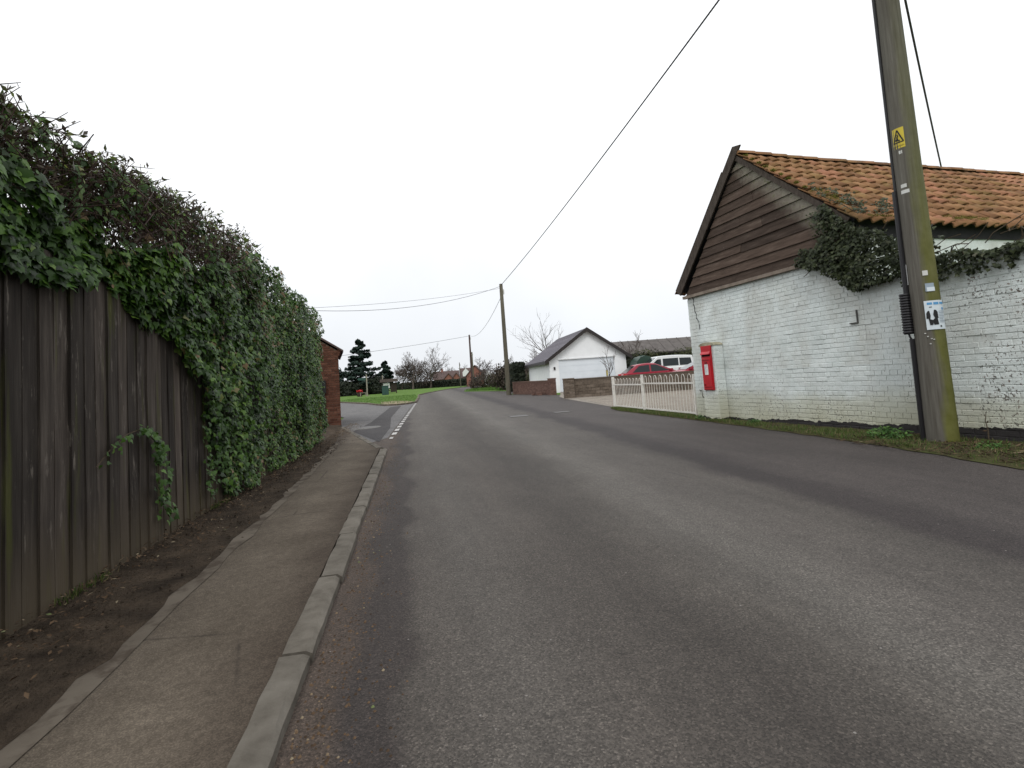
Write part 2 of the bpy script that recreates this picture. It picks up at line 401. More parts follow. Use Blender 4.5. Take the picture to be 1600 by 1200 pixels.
M['darkwood'] = mat_noise("dark_wood", (0.025, 0.020, 0.016), (0.055, 0.044, 0.035), 6, 0.9, 0.2)
M['hgreen'] = mat_plain("green_cabinet", (0.020, 0.060, 0.048), 0.5, 0.4)
M['tank'] = mat_plain("green_tank", (0.016, 0.042, 0.028), 0.5, 0.4)
M['oldwood'] = mat_noise("grey_oak", (0.20, 0.18, 0.14), (0.32, 0.30, 0.25), 8, 0.85, 0.2)
M['red'] = mat_plain("red_petals", (0.50, 0.03, 0.035), 0.6, 0.3)
M['car_red'] = mat_plain("car_paint_red", (0.27, 0.010, 0.028), 0.25, 0.55, 0.0, 0.04)
M['car_white'] = mat_plain("car_paint_white", (0.66, 0.68, 0.68), 0.3, 0.5, 0.0, 0.04)
M['glass'] = mat_plain("tinted_glass", (0.012, 0.018, 0.020), 0.07, 0.35, 0.0, 0.02)
M['tyre'] = mat_plain("tyre", (0.014, 0.014, 0.015), 0.8, 0.2)
M['rim'] = mat_plain("alloy", (0.40, 0.41, 0.42), 0.35, 0.5, 0.6)
M['lamp_red'] = mat_plain("lamp_red", (0.45, 0.012, 0.012), 0.25, 0.5)
M['lamp_clear'] = mat_plain("lamp_clear", (0.65, 0.66, 0.68), 0.15, 0.6)
M['iron'] = mat_noise("cast_iron", (0.05, 0.048, 0.045), (0.10, 0.095, 0.09), 30, 0.6, 0.4, 0.4, 80, 0.004)
M['ring'] = mat_noise("pale_concrete_ring", (0.11, 0.105, 0.10), (0.165, 0.16, 0.15), 12, 0.9, 0.2, 0.4, 80, 0.004)
M['orange_brick'] = mat_noise("orange_brick_wall", (0.20, 0.092, 0.070), (0.27, 0.125, 0.095), 1.5, 0.9, 0.2, 0.4, 30, 0.01)
M['brown_roof'] = mat_noise("brown_roof", (0.075, 0.052, 0.048), (0.11, 0.080, 0.074), 1.5, 0.9, 0.2, 0.4, 20, 0.02)
M['white_render'] = mat_plain("white_render", (0.68, 0.68, 0.68), 0.7, 0.3)
M['pane'] = mat_plain("window_glass", (0.05, 0.06, 0.07), 0.1, 0.8)
M['bark'] = mat_noise("bark", (0.060, 0.048, 0.040), (0.115, 0.095, 0.082), 6, 0.95, 0.1, 0.6, 30, 0.01)
M['twig'] = mat_noise("twig", (0.080, 0.062, 0.056), (0.125, 0.100, 0.092), 3, 0.95, 0.1, 0)
M['hedge_twig'] = mat_noise("hedge_twig", (0.050, 0.032, 0.028), (0.105, 0.070, 0.060), 6, 0.9, 0.15, 0)
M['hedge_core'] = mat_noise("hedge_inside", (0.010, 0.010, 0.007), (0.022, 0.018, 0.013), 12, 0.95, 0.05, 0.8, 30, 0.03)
M['stem'] = mat_noise("ivy_stem", (0.05, 0.038, 0.026), (0.10, 0.078, 0.055), 9, 0.9, 0.1, 0)
M['ivy'] = mat_leaf("ivy_leaf", [(0.0, (0.009, 0.020, 0.004)), (0.3, (0.020, 0.048, 0.007)), (0.6, (0.042, 0.096, 0.012)), (0.85, (0.080, 0.155, 0.020)), (0.93, (0.115, 0.195, 0.032)), (0.965, (0.13, 0.17, 0.04)), (1.0, (0.16, 0.10, 0.05))], 0.48, 0.25)
M['privet'] = mat_leaf("privet_leaf", [(0.0, (0.030, 0.026, 0.014)), (0.3, (0.062, 0.046, 0.026)), (0.5, (0.060, 0.090, 0.016)), (0.85, (0.13, 0.17, 0.025)), (1.0, (0.24, 0.28, 0.04))], 0.45, 0.35)
M['barn_ivy'] = mat_leaf("dull_ivy_leaf", [(0.0, (0.010, 0.014, 0.006)), (0.5, (0.028, 0.038, 0.014)), (0.85, (0.056, 0.068, 0.028)), (0.95, (0.085, 0.085, 0.055)), (1.0, (0.08, 0.05, 0.035))], 0.5, 0.22)
M['conifer'] = mat_leaf("conifer_needles", [(0.0, (0.008, 0.018, 0.014)), (0.5, (0.016, 0.032, 0.024)), (1.0, (0.035, 0.055, 0.040))], 0.7, 0.2, 0.05)
M['bush'] = mat_leaf("bush_leaf", [(0.0, (0.018, 0.022, 0.010)), (0.5, (0.042, 0.048, 0.020)), (1.0, (0.085, 0.085, 0.035))], 0.7, 0.2)
M['brownbush'] = mat_leaf("winter_bush", [(0.0, (0.030, 0.022, 0.020)), (0.5, (0.060, 0.048, 0.040)), (1.0, (0.095, 0.080, 0.055))], 0.8, 0.15)
M['darkhedge'] = mat_leaf("dark_hedge_leaf", [(0.0, (0.008, 0.012, 0.008)), (0.6, (0.018, 0.024, 0.014)), (1.0, (0.035, 0.040, 0.022))], 0.7, 0.2, 0.05)
M['grass'] = mat_leaf("grass_blade", [(0.0, (0.035, 0.065, 0.014)), (0.45, (0.065, 0.11, 0.022)), (0.72, (0.10, 0.14, 0.03)), (0.86, (0.15, 0.12, 0.06)), (1.0, (0.22, 0.17, 0.095))], 0.6, 0.25)
M['green_grass'] = mat_leaf("mown_grass", [(0.0, (0.045, 0.100, 0.016)), (0.6, (0.075, 0.155, 0.025)), (1.0, (0.11, 0.19, 0.04))], 0.6, 0.2)
M['weed'] = mat_leaf("weed_leaf", [(0.0, (0.028, 0.075, 0.016)), (0.6, (0.055, 0.125, 0.025)), (1.0, (0.09, 0.17, 0.035))], 0.5, 0.3)
M['litter'] = mat_leaf("leaf_litter", [(0.0, (0.030, 0.021, 0.014)), (0.45, (0.070, 0.044, 0.026)), (0.8, (0.13, 0.085, 0.05)), (0.94, (0.22, 0.18, 0.12)), (1.0, (0.07, 0.12, 0.03))], 0.8, 0.15, 0)
M['moss'] = mat_leaf("moss", [(0.0, (0.055, 0.060, 0.010)), (0.5, (0.12, 0.13, 0.02)), (1.0, (0.20, 0.20, 0.04))], 0.9, 0.1, 0)

# ------------------------------------------------------------------ geometry helpers
class B:
    def __init__(s): s.v = []; s.f = []
    def add(s, v, f):
        o = len(s.v); s.v += [tuple(p) for p in v]; s.f += [tuple(i + o for i in q) for q in f]
    def box(s, x0, x1, y0, y1, z0, z1):
        s.add([(x0, y0, z0), (x1, y0, z0), (x1, y1, z0), (x0, y1, z0), (x0, y0, z1), (x1, y0, z1), (x1, y1, z1), (x0, y1, z1)],
              [(0, 3, 2, 1), (4, 5, 6, 7), (0, 1, 5, 4), (1, 2, 6, 5), (2, 3, 7, 6), (3, 0, 4, 7)])
    def hexa(s, p):   # 8 points: bottom ring, top ring
        s.add(p, [(0, 3, 2, 1), (4, 5, 6, 7), (0, 1, 5, 4), (1, 2, 6, 5), (2, 3, 7, 6), (3, 0, 4, 7)])
    def prism(s, poly, d):  # poly: list of 3D points (planar), d: Vector extrusion
        n = len(poly); d = Vector(d)
        a = [Vector(p) for p in poly]; b = [p + d for p in a]
        s.add(a + b, [tuple(range(n - 1, -1, -1)), tuple(range(n, 2 * n))] + [(i, (i + 1) % n, n + (i + 1) % n, n + i) for i in range(n)])
    def poly(s, pts): s.add(pts, [tuple(range(len(pts)))])
    def tube(s, pts, r, n=6, cap=True):
        pts = [Vector(p) for p in pts]; m = len(pts)
        rr = r if isinstance(r, (list, tuple)) else [r] * m
        vs = []; u = None
        for i, p in enumerate(pts):
            t = (pts[min(i + 1, m - 1)] - pts[max(i - 1, 0)]).normalized()
            if u is None: u = t.orthogonal().normalized()
            u = (u - t * u.dot(t)).normalized(); w = t.cross(u)
            for k in range(n):
                a = 2 * math.pi * k / n
                vs.append(p + (u * math.cos(a) + w * math.sin(a)) * rr[i])
        fs = [(i * n + k, i * n + (k + 1) % n, (i + 1) * n + (k + 1) % n, (i + 1) * n + k) for i in range(m - 1) for k in range(n)]
        if cap: fs += [tuple(range(n - 1, -1, -1)), tuple((m - 1) * n + k for k in range(n))]
        s.add(vs, fs)
    def mesh(s, name, smooth=False):
        me = bpy.data.meshes.new(name); me.from_pydata(s.v, [], s.f); me.update()
        if smooth:
            for p in me.polygons: p.use_smooth = True
        return me
    def build(s, name, mat, parent=None, smooth=False):
        return obj(name, s.mesh(name, smooth), mat, parent)

def obj(name, me, mat=None, parent=None, loc=None, rz=None):
    o = bpy.data.objects.new(name, me)
    if mat is not None and me is not None and len(me.materials) == 0: me.materials.append(mat)
    COL.objects.link(o)
    if parent is not None: o.parent = parent
    if loc is not None: o.location = loc
    if rz is not None: o.rotation_euler = (0, 0, rz)
    return o
def tag(o, label, cat, group=None):
    o["label"] = label; o["category"] = cat
    if group: o["group"] = group
    return o
def thing(name, label, cat, loc=(0, 0, 0), rz=0.0, group=None):
    o = bpy.data.objects.new(name, None); COL.objects.link(o)
    o.location = loc; o.rotation_euler = (0, 0, rz)
    return tag(o, label, cat, group)
def struct(o): o["kind"] = "structure"; return o
def stuff(o): o["kind"] = "stuff"; return o

def sheet(name, pts, z, mat, thick=0.0):
    b = B()
    if thick: b.prism([(x, y, z - thick) for x, y in pts], (0, 0, thick))
    else: b.poly([(x, y, z) for x, y in pts])
    bm = bmesh.new(); me = b.mesh(name); bm.from_mesh(me)
    bmesh.ops.recalc_face_normals(bm, faces=bm.faces)
    bmesh.ops.triangulate(bm, faces=bm.faces)
    bm.to_mesh(me); bm.free()
    if not thick and len(me.polygons) and me.polygons[0].normal.z < 0: me.flip_normals()
    return struct(obj(name, me, mat))

def smooth_noise(x, y, z=0.0): return noise.noise(Vector((x, y, z)))

# scatter: copies of a small template placed by matrices, one mesh
IVY = (np.array([(0, .12, .05), (0, -.10, 0), (.30, -.16, -.02), (.50, .16, -.04), (.24, .36, .0), (0, .82, -.05), (-.24, .36, .0), (-.50, .16, -.04), (-.30, -.16, -.02)], float),
       [(0, i, i + 1) for i in range(1, 8)] + [(0, 8, 1)])
LEAF = (np.array([(0, 0, 0), (.22, .45, .05), (0, 1, 0), (-.22, .45, .05)], float), [(0, 1, 2), (0, 2, 3)])
BLADE = (np.array([(-.05, 0, 0), (.05, 0, 0), (.03, .6, .06), (0, 1, .22)], float), [(0, 1, 2), (0, 2, 3)])
CLUMP = (np.array([(-.5, -.3, 0), (.5, -.35, .1), (.3, .5, -.1), (-.4, .45, .12)], float), [(0, 1, 2, 3)])
def frames(normals, ups, jitter):
    n = normals + rng.normal(0, jitter, normals.shape)
    n /= np.linalg.norm(n, axis=1)[:, None] + 1e-9
    u = ups + rng.normal(0, jitter, ups.shape)
    u -= n * np.sum(n * u, axis=1)[:, None]
    u /= np.linalg.norm(u, axis=1)[:, None] + 1e-9
    r = np.cross(u, n)
    return np.stack([r, u, n], axis=2)      # columns: right, up(tip), normal
def scatter(name, tpl, locs, mats, sizes, rnd):
    tv, tf = tpl
    N = len(locs)
    V = np.einsum('nij,kj->nki', mats, tv) * sizes[:, None, None] + locs[:, None, :]
    nv = len(tv)
    sizes_f = [len(f) for f in tf]
    idx = np.concatenate([np.array(f) for f in tf])
    me = bpy.data.meshes.new(name)
    me.vertices.add(N * nv); me.vertices.foreach_set("co", V.reshape(-1).astype(np.float32))
    nl = len(idx); nf = len(tf)
    me.loops.add(N * nl); me.polygons.add(N * nf)
    me.loops.foreach_set("vertex_index", (idx[None, :] + (np.arange(N) * nv)[:, None]).reshape(-1).astype(np.int32))
    st = np.concatenate([[0], np.cumsum(sizes_f)[:-1]])
    me.polygons.foreach_set("loop_start", (st[None, :] + (np.arange(N) * nl)[:, None]).reshape(-1).astype(np.int32))
    me.update(calc_edges=True)
    a = me.attributes.new("rnd", 'FLOAT', 'FACE')
    a.data.foreach_set("value", np.repeat(rnd, nf).astype(np.float32))
    me.validate()
    return me
def segs_mesh(name, segs, n=4):
    """tapered prisms; segs: (p0,p1,r0,r1)"""
    if not len(segs): return bpy.data.meshes.new(name)
    p0 = np.array([s[0] for s in segs], float); p1 = np.array([s[1] for s in segs], float)
    r0 = np.array([s[2] for s in segs]); r1 = np.array([s[3] for s in segs])
    d = p1 - p0; d /= np.linalg.norm(d, axis=1)[:, None] + 1e-9
    h = np.where(np.abs(d[:, 2:3]) > 0.9, np.array([[1., 0, 0]]), np.array([[0, 0, 1.]]))
    u = np.cross(d, h); u /= np.linalg.norm(u, axis=1)[:, None] + 1e-9
    w = np.cross(d, u)
    N = len(segs); V = np.zeros((N, 2 * n, 3))
    for k in range(n):
        a = 2 * math.pi * k / n; o = u * math.cos(a) + w * math.sin(a)
        V[:, k] = p0 + o * r0[:, None]; V[:, n + k] = p1 + o * r1[:, None]
    me = bpy.data.meshes.new(name)
    me.vertices.add(N * 2 * n); me.vertices.foreach_set("co", V.reshape(-1).astype(np.float32))
    q = np.array([(k, (k + 1) % n, n + (k + 1) % n, n + k) for k in range(n)])
    me.loops.add(N * n * 4); me.polygons.add(N * n)
    me.loops.foreach_set("vertex_index", (q.reshape(-1)[None, :] + (np.arange(N) * 2 * n)[:, None]).reshape(-1).astype(np.int32))
    me.polygons.foreach_set("loop_start", (np.arange(N * n) * 4).astype(np.int32))
    me.update(calc_edges=True); me.validate()
    return me

def interp(x, pts):
    if x <= pts[0][0]: return pts[0][1]
    for (a, b), (c, d) in zip(pts, pts[1:]):
        if x <= c: return b + (d - b) * (x - a) / (c - a)
    return pts[-1][1]

# ================================================================== SETTING
ZP = 0.06          # top of kerb and path above the road
sheet("ground", [(-900, -300), (900, -300), (900, 1500), (-900, 1500)], -0.03, M['ground'])
road_pts = [(-0.52, -6), (-0.50, 10.0), (-1.98, 16.3), (-2.5, 18), (-2.8, 23), (-12, 52), (-22, 82), (-16, 82), (-6.6, 51.5), (-3.1, 40), (-2.2, 35.6), (-1.5, 33.2), (-0.8, 32.6), (-0.1, 33.3), (0.36, 35.4), (0.72, 47), (0.95, 59.5), (2.2, 70), (3.9, 80), (7.5, 100), (14, 126), (24, 140), (48, 152), (90, 162), (90, 156), (49, 146), (28, 135), (19.5, 122), (13.5, 98), (9.4, 80), (7.4, 70), (6.4, 62), (9.1, 49), (13, 47.5), (13, 42.6), (8.6, 42), (7.3, 37.5), (8.7, 29.4), (7.6, 25), (6.5, 16.2), (6.0, 14.2), (5.95, 10), (5.9, 7.6), (5.75, 5.2), (5.5, 3.6), (5.1, -6)]
road = sheet("road", road_pts, 0.0, M['asphalt'])
side = sheet("side_road", [(-0.9, 11.3), (-2.0, 16.2), (-2.5, 18), (-2.8, 23), (-12, 52), (-22, 82), (-16, 82), (-6.6, 51.5), (-3.1, 40), (-2.2, 35.6), (-1.5, 33.2), (-0.8, 32.6), (-0.1, 33.3), (0.20, 34.2), (-0.55, 12.2)], 0.004, M['side_tar'])
patch = sheet("road_patch", [(-0.70, 11.4), (-1.6, 14.8), (-1.35, 18), (-1.15, 30.5), (-0.55, 31.5), (-0.75, 20), (-0.60, 15)], 0.008, M['patch_tar'])

# junction edge marking, each dash its own piece
dash_me = B(); dash_me.poly([(-0.055, -0.30, 0), (0.055, -0.30, 0), (0.06, 0.30, 0), (-0.05, 0.29, 0)]); dash_me = dash_me.mesh("dash")
for i in range(21):
    y = 12.0 + i * 1.06
    x = -0.46 + (y - 12.2) * 0.0365
    d = obj("painted_dash", dash_me, M['marking'], road, (x, y, 0.012), R(-2))
    d.scale = (1.0 if i else 0.7, 1.0 - (0.35 if i < 1 else 0), 1)

# path, edging, soil strip
path_pts = [(-0.58, -6), (-0.60, 9.95), (-1.95, 15.8), (-2.05, 16.6), (-2.1, 17.3), (-1.72, 13.2), (-1.50, 8.0), (-1.42, 6.5), (-1.30, 5), (-1.25, 3), (-1.25, -6)]
sheet("path", [(-0.58, -6), (-0.60, 9.95), (-2.05, 16.2), (-2.2, 17.3), (-2.6, 17.3), (-2.6, -6)], ZP - 0.012, M['path_tar'], 0.08)
edge_y = [-6, 0, 1.5, 3, 4, 5, 6, 7, 8, 9.5, 11.5]
def edge_x(y): return -1.36 - 0.010 * max(0, y - 3) - 0.002 * max(0, y - 3) ** 2 + 0.03 * smooth_noise(y * 1.7, 3.1)
b = B()
for a, c in zip(edge_y[:-1], edge_y[1:]):
    for k in range(4):
        y0 = a + (c - a) * k / 4; y1 = a + (c - a) * (k + 1) / 4
        w0 = 0.075 + 0.04 * smooth_noise(y0 * 2.3, 9.0); w1 = 0.075 + 0.04 * smooth_noise(y1 * 2.3, 9.0)
        b.add([(edge_x(y0) - 0.06, y0, 0), (edge_x(y0) + w0, y0, 0), (edge_x(y1) + w1, y1, 0), (edge_x(y1) - 0.06, y1, 0)], [(0, 1, 2, 3)])
edging = b.build("path_edging", M['edging']); edging.location.z = ZP - 0.006; struct(edging)

# soil bank at the fence foot: uneven mesh
b = B(); nx, ny = 10, 150
for j in range(ny + 1):
    y = -4 + 21.2 * j / ny
    for i in range(nx + 1):
        t = i / nx
        xr = edge_x(y) - 0.01 + 0.09 * smooth_noise(y * 2.1, 1.0) + 0.045 * smooth_noise(y * 7, 4.0)
        if y > 11.5: xr -= (y - 11.5) * 0.05
        x = -2.55 + (xr + 2.55) * t
        z = ZP - 0.004 + (0.045 * (1 - t) + 0.035 * smooth_noise(x * 6, y * 6) * (1 - t) + 0.018 * smooth_noise(x * 19, y * 19)) * min(1, (1 - t) * 4)
        b.v.append((x, y, z))
for j in range(ny):
    for i in range(nx):
        a = j * (nx + 1) + i; b.f.append((a, a + 1, a + nx + 2, a + nx + 1))
struct(b.build("soil_strip", M['soil'], smooth=True))

# kerb stones
kerb = B(); kerb.prism([(-0.57, -6, -0.05), (-0.47, -6, -0.05), (-0.49, 9.9, -0.05), (-0.59, 9.9, -0.05)], (0, 0, 0.075)); kerb = struct(kerb.build("kerb", M['kerb']))
def stone_mesh(seed, L):
    r = random.Random(seed); q = B(); w = 0.125
    n = 6; rows = []
    for i in range(n + 1):
        y = -L / 2 + L * i / n
        j = lambda a: (r.random() - .5) * a
        rows.append([(w / 2 + j(.004), y, -0.07), (w / 2 + j(.006), y, 0.042 + j(.006)), (w / 2 - 0.022 + j(.006), y, 0.0585 + j(.003)), (-w / 2 + 0.008 + j(.012), y, 0.0595 + j(.003)), (-w / 2 + j(.012), y, 0.045), (-w / 2, y, -0.07)])
    for rw in rows: q.v += rw
    for i in range(n):
        for k in range(5): q.f.append((i * 6 + k, i * 6 + k + 1, i * 6 + k + 7, i * 6 + k + 6))
    q.f += [(0, 5, 4, 3, 2, 1), tuple(n * 6 + k for k in range(6))]
    me = q.mesh("kerb_stone")
    bm = bmesh.new(); bm.from_mesh(me); bmesh.ops.recalc_face_normals(bm, faces=bm.faces); bm.to_mesh(me); bm.free()
    return me
st_meshes = [stone_mesh(i, 0.885) for i in range(4)]
for i in range(17):
    yc = -5.3 + 0.905 * i + 0.01
    if yc > 9.6: break
    o = obj("kerb_stone", st_meshes[i % 4], M['kerb'], kerb, (-0.525 + 0.006 * random.uniform(-1, 1) - (0.012 if yc < 3 else 0), yc, 0.002 * random.uniform(-1, 1)), R(random.uniform(-.4, .4)))
# the row that turns into the side road
p0, p1 = Vector((-0.60, 9.86, 0)), Vector((-2.05, 16.3, 0))
nrow = 7; ang = math.atan2(-(p1 - p0).x, (p1 - p0).y)
for i in range(nrow):
    c = p0.lerp(p1, (i + .5) / nrow)
    obj("kerb_stone", st_meshes[i % 4], M['kerb'], kerb, (c.x, c.y, -0.004), ang + R(random.uniform(-.6, .6)))

# village green with its low kerb
green_pts = [(-90, 300), (-90, 95), (-40, 90), (-16, 82), (-6.6, 51.5), (-3.1, 40), (-2.2, 35.6), (-1.5, 33.2), (-0.8, 32.6), (-0.1, 33.3), (0.36, 35.4), (0.72, 47), (0.95, 59.5), (2.2, 70), (3.9, 80), (7.5, 100), (14, 126), (24, 140), (48, 152), (90, 162), (90, 300)]
sheet("green", green_pts, 0.09, M['ground'], 0.12)
sheet("worn_earth", [(-1.9, 35.2), (-1.45, 33.5), (-0.8, 32.95), (-0.15, 33.6), (0.18, 35.4), (-0.3, 38), (-1.2, 40.5), (-2.2, 40)], 0.095, M['bare_patch'])
b = B(); line = green_pts[3:17]
gk = B(); gk.poly([(x, y, 0.0) for x, y in ((-6.4, 51.5), (-6.3, 51.5), (-2.9, 40), (-3.0, 40))]); gk = gk.build("green_kerb", M['kerb']); gk.location.z = 0.092; struct(gk)
dense = []
for (x0, y0), (x1, y1) in zip(line, line[1:]):
    L = math.hypot(x1 - x0, y1 - y0); n = max(1, int(L / 0.92))
    for k in range(n): dense.append((x0 + (x1 - x0) * k / n, y0 + (y1 - y0) * k / n))
dense.append(line[-1])
gm = B(); gm.box(-0.07, 0.07, -0.45, 0.45, -0.12, 0.10); gm = gm.mesh("green_kerb_stone")
cnt = 0
for (x0, y0), (x1, y1) in zip(dense, dense[1:]):
    if y0 > 105 or x0 < -9: continue
    gko = obj("kerb_stone", gm, M['edging'], gk, ((x0 + x1) / 2 , (y0 + y1) / 2, -0.09 + 0.006 * random.uniform(-1, 1)), math.atan2(-(x1 - x0), y1 - y0)); cnt += 1

# right-hand side: verge, concrete drive, yard
sheet("driveway", [(6.05, 14.6), (6.5, 16.2), (7.4, 24.4), (8.0, 27.2), (8.7, 29.3), (10.2, 34.3), (15, 33.2), (15, 29), (12, 23.4), (7.9, 24), (7.1, 19), (6.45, 15.4)], 0.006, M['concrete'])
sheet("yard", [(6.45, 15.4), (7.9, 24.2), (16, 22.6), (30, 20), (30, 11.5), (6.45, 10.5)], 0.010, M['yard'])
sheet("parking_area", [(8.2, 24.6), (15, 33), (26, 32), (26, 21.5), (16, 23)], 0.012, M['concrete'])
b = B(); nx, ny = 8, 90
for j in range(ny + 1):
    y = -5 + 20.0 * j / ny
    xl = interp(y, [(-5, 5.0), (3.6, 5.38), (5.2, 5.66), (7.6, 5.84), (10, 5.90), (14.3, 5.92), (15, 6.12)]) + 0.07 * smooth_noise(y * 2.7, 2) + 0.03 * smooth_noise(y * 9, 5)
    xr = 6.24 + (10.45 - y) * 0.1005 + 0.05 if y < 10.5 else 6.5
    for i in range(nx + 1):
        t = i / nx; x = xl + (xr - xl) * t
        b.v.append((x, y, 0.008 + min(1, t * 4) * (0.02 + 0.022 * smooth_noise(x * 7, y * 7))))
for j in range(ny):
    for i in range(nx):
        a = j * (nx + 1) + i; b.f.append((a, a + 1, a + nx + 2, a + nx + 1))
struct(b.build("verge", M['verge_soil'], smooth=True))
sheet("far_verge", [(6.4, 62), (9.1, 49), (13, 48), (30, 52), (60, 130), (49, 146), (28, 135), (19.5, 122), (13.5, 98), (9.4, 80), (7.4, 70)], 0.05, M['ground'], 0.08)

# ironwork in the road
t = thing("manhole_cover", "round iron manhole cover in a pale ring in the side road mouth", "manhole", (-1.36, 15.9, 0.010))
b = B(); seg = 28
b.v = [(r * math.cos(2 * math.pi * k / seg), 1.25 * r * math.sin(2 * math.pi * k / seg), z) for r, z in ((0.34, 0.012), (0.46, 0.0)) for k in range(seg)]
b.f = [(k, (k + 1) % seg, seg + (k + 1) % seg, seg + k) for k in range(seg)]
b.build("ring", M['ring'], t)
b = B(); b.poly([(0.34 * math.cos(2 * math.pi * k / seg), 1.25 * 0.34 * math.sin(2 * math.pi * k / seg), 0.008) for k in range(seg)]); b.build("cover", M['iron'], t)
for nm, (x, y), w, d, lab in (("drain_cover", (3.2, 15.4), 0.55, 0.45, "dark rectangular iron cover with one pale edge in the road"), ("access_cover", (4.62, 15.6), 0.5, 0.3, "worn pale-edged access cover flush in the road before the driveway")):
    t = thing(nm, lab, "cover", (x, y, 0.004))
    b = B(); b.box(-w / 2, w / 2, -d / 2, d / 2, 0, 0.006); b.build("lid", M['iron'], t)
    b = B(); b.box(-w / 2, w / 2, -d / 2 - 0.09, -d / 2 - 0.003, 0, 0.007); b.build("concrete_edge", M['ring'], t)

# ================================================================== BOARD FENCE
FX = -1.985
fence = thing("board_fence", "dark weathered close-board fence half covered by ivy beside the path", "fence", (FX, 3.0, ZP))
bd_meshes = []
for k in range(5):
    r = random.Random(40 + k); q = B(); w = 0.142
    n = 5
    for i in range(n + 1):
        z = 2.0 * i / n; wob = (r.random() - .5) * 0.006
        q.v += [(0.0, -w / 2, z), (0.016 + wob, -w / 2 + (r.random() - .5) * .005, z), (0.007 + wob, w / 2, z), (0.0, w / 2, z)]
    for i in range(n):
        for e0 in range(4): q.f.append((i * 4 + e0, i * 4 + (e0 + 1) % 4, i * 4 + 4 + (e0 + 1) % 4, i * 4 + 4 + e0))
    q.f += [(0, 3, 2, 1), (n * 4, n * 4 + 1, n * 4 + 2, n * 4 + 3)]
    bd_meshes.append(q.mesh("board"))
y = -1.2
while y < 9.6:
    o = obj("board", bd_meshes[random.randrange(5)], M['fencewood'], fence, (random.uniform(-.004, .006), y - 3.0, random.uniform(-.02, .012)))
    o.rotation_euler = (R(random.uniform(-.35, .35)), 0, R(random.uniform(-1.2, 1.2)))
    y += random.choice((.112, .122, .128, .134))
for z in (0.3, 0.95, 1.6):
    b = B(); b.box(-0.06, -0.012, -4.2, 6.7, z - .04, z + .04); b.build("rail", M['fencewood'], fence)
for yy in (-1.2, 1.2, 3.6, 6.0):
    b = B(); b.box(-0.16, -0.062, yy - .05, yy + .05, -0.1, 1.8); b.build("post", M['fencewood'], fence)

# ================================================================== HEDGE (ivy and privet over the fence)
TOP = [(-2, 2.62), (2.5, 2.66), (3.6, 2.73), (4.5, 2.86), (5.6, 2.98), (7.2, 3.06), (8.6, 2.96), (10.0, 2.88), (10.9, 2.84), (11.4, 2.72), (11.7, 2.55)]
BOT = [(-2, 2.00), (2.9, 1.99), (3.4, 2.03), (3.95, 2.00), (4.3, 1.92), (4.6, 1.80), (4.9, 1.62), (5.2, 1.46), (5.45, 1.05), (5.6, 0.80), (5.8, 0.30), (6.3, 0.20), (7.0, 0.16), (15.6, 0.14)]
def hedge_x(y, z):
    zt = interp(y, TOP)
    u = max(0, min(1, (z - 0.1) / (zt - 0.1)))
    x = -1.90 + 0.04 * math.sin(u * 3.0) + (.04 if y < 7 else 0)
    if y > 7: x += 0.05 * min(1, (y - 7) / 3)
    x += 0.13 * smooth_noise(y * 1.3, z * 1.3, 1.7) + 0.06 * smooth_noise(y * 3.7, z * 3.7, 5.2)
    return x
hedge = thing("ivy_hedge", "tall ivy and privet hedge spilling over the board fence beside the path", "hedge", (-2.4, 8, 0))
def loc(o): o.location = (2.4, -8, 0); return o
# dark inside mass
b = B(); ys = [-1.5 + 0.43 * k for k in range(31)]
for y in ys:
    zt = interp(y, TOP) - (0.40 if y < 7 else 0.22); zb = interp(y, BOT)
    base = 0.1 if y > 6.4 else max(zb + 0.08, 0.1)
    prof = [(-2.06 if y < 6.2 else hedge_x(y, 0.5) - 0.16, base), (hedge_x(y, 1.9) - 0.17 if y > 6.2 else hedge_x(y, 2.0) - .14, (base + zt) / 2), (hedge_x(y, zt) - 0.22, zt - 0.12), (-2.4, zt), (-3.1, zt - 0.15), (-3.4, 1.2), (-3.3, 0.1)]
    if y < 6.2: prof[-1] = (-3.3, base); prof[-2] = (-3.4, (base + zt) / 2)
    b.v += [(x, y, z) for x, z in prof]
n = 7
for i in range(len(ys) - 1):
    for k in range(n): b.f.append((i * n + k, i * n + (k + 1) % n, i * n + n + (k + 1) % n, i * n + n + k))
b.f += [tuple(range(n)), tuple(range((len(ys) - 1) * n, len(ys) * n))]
stuff(loc(b.build("inner_mass", M['hedge_core'], hedge)))

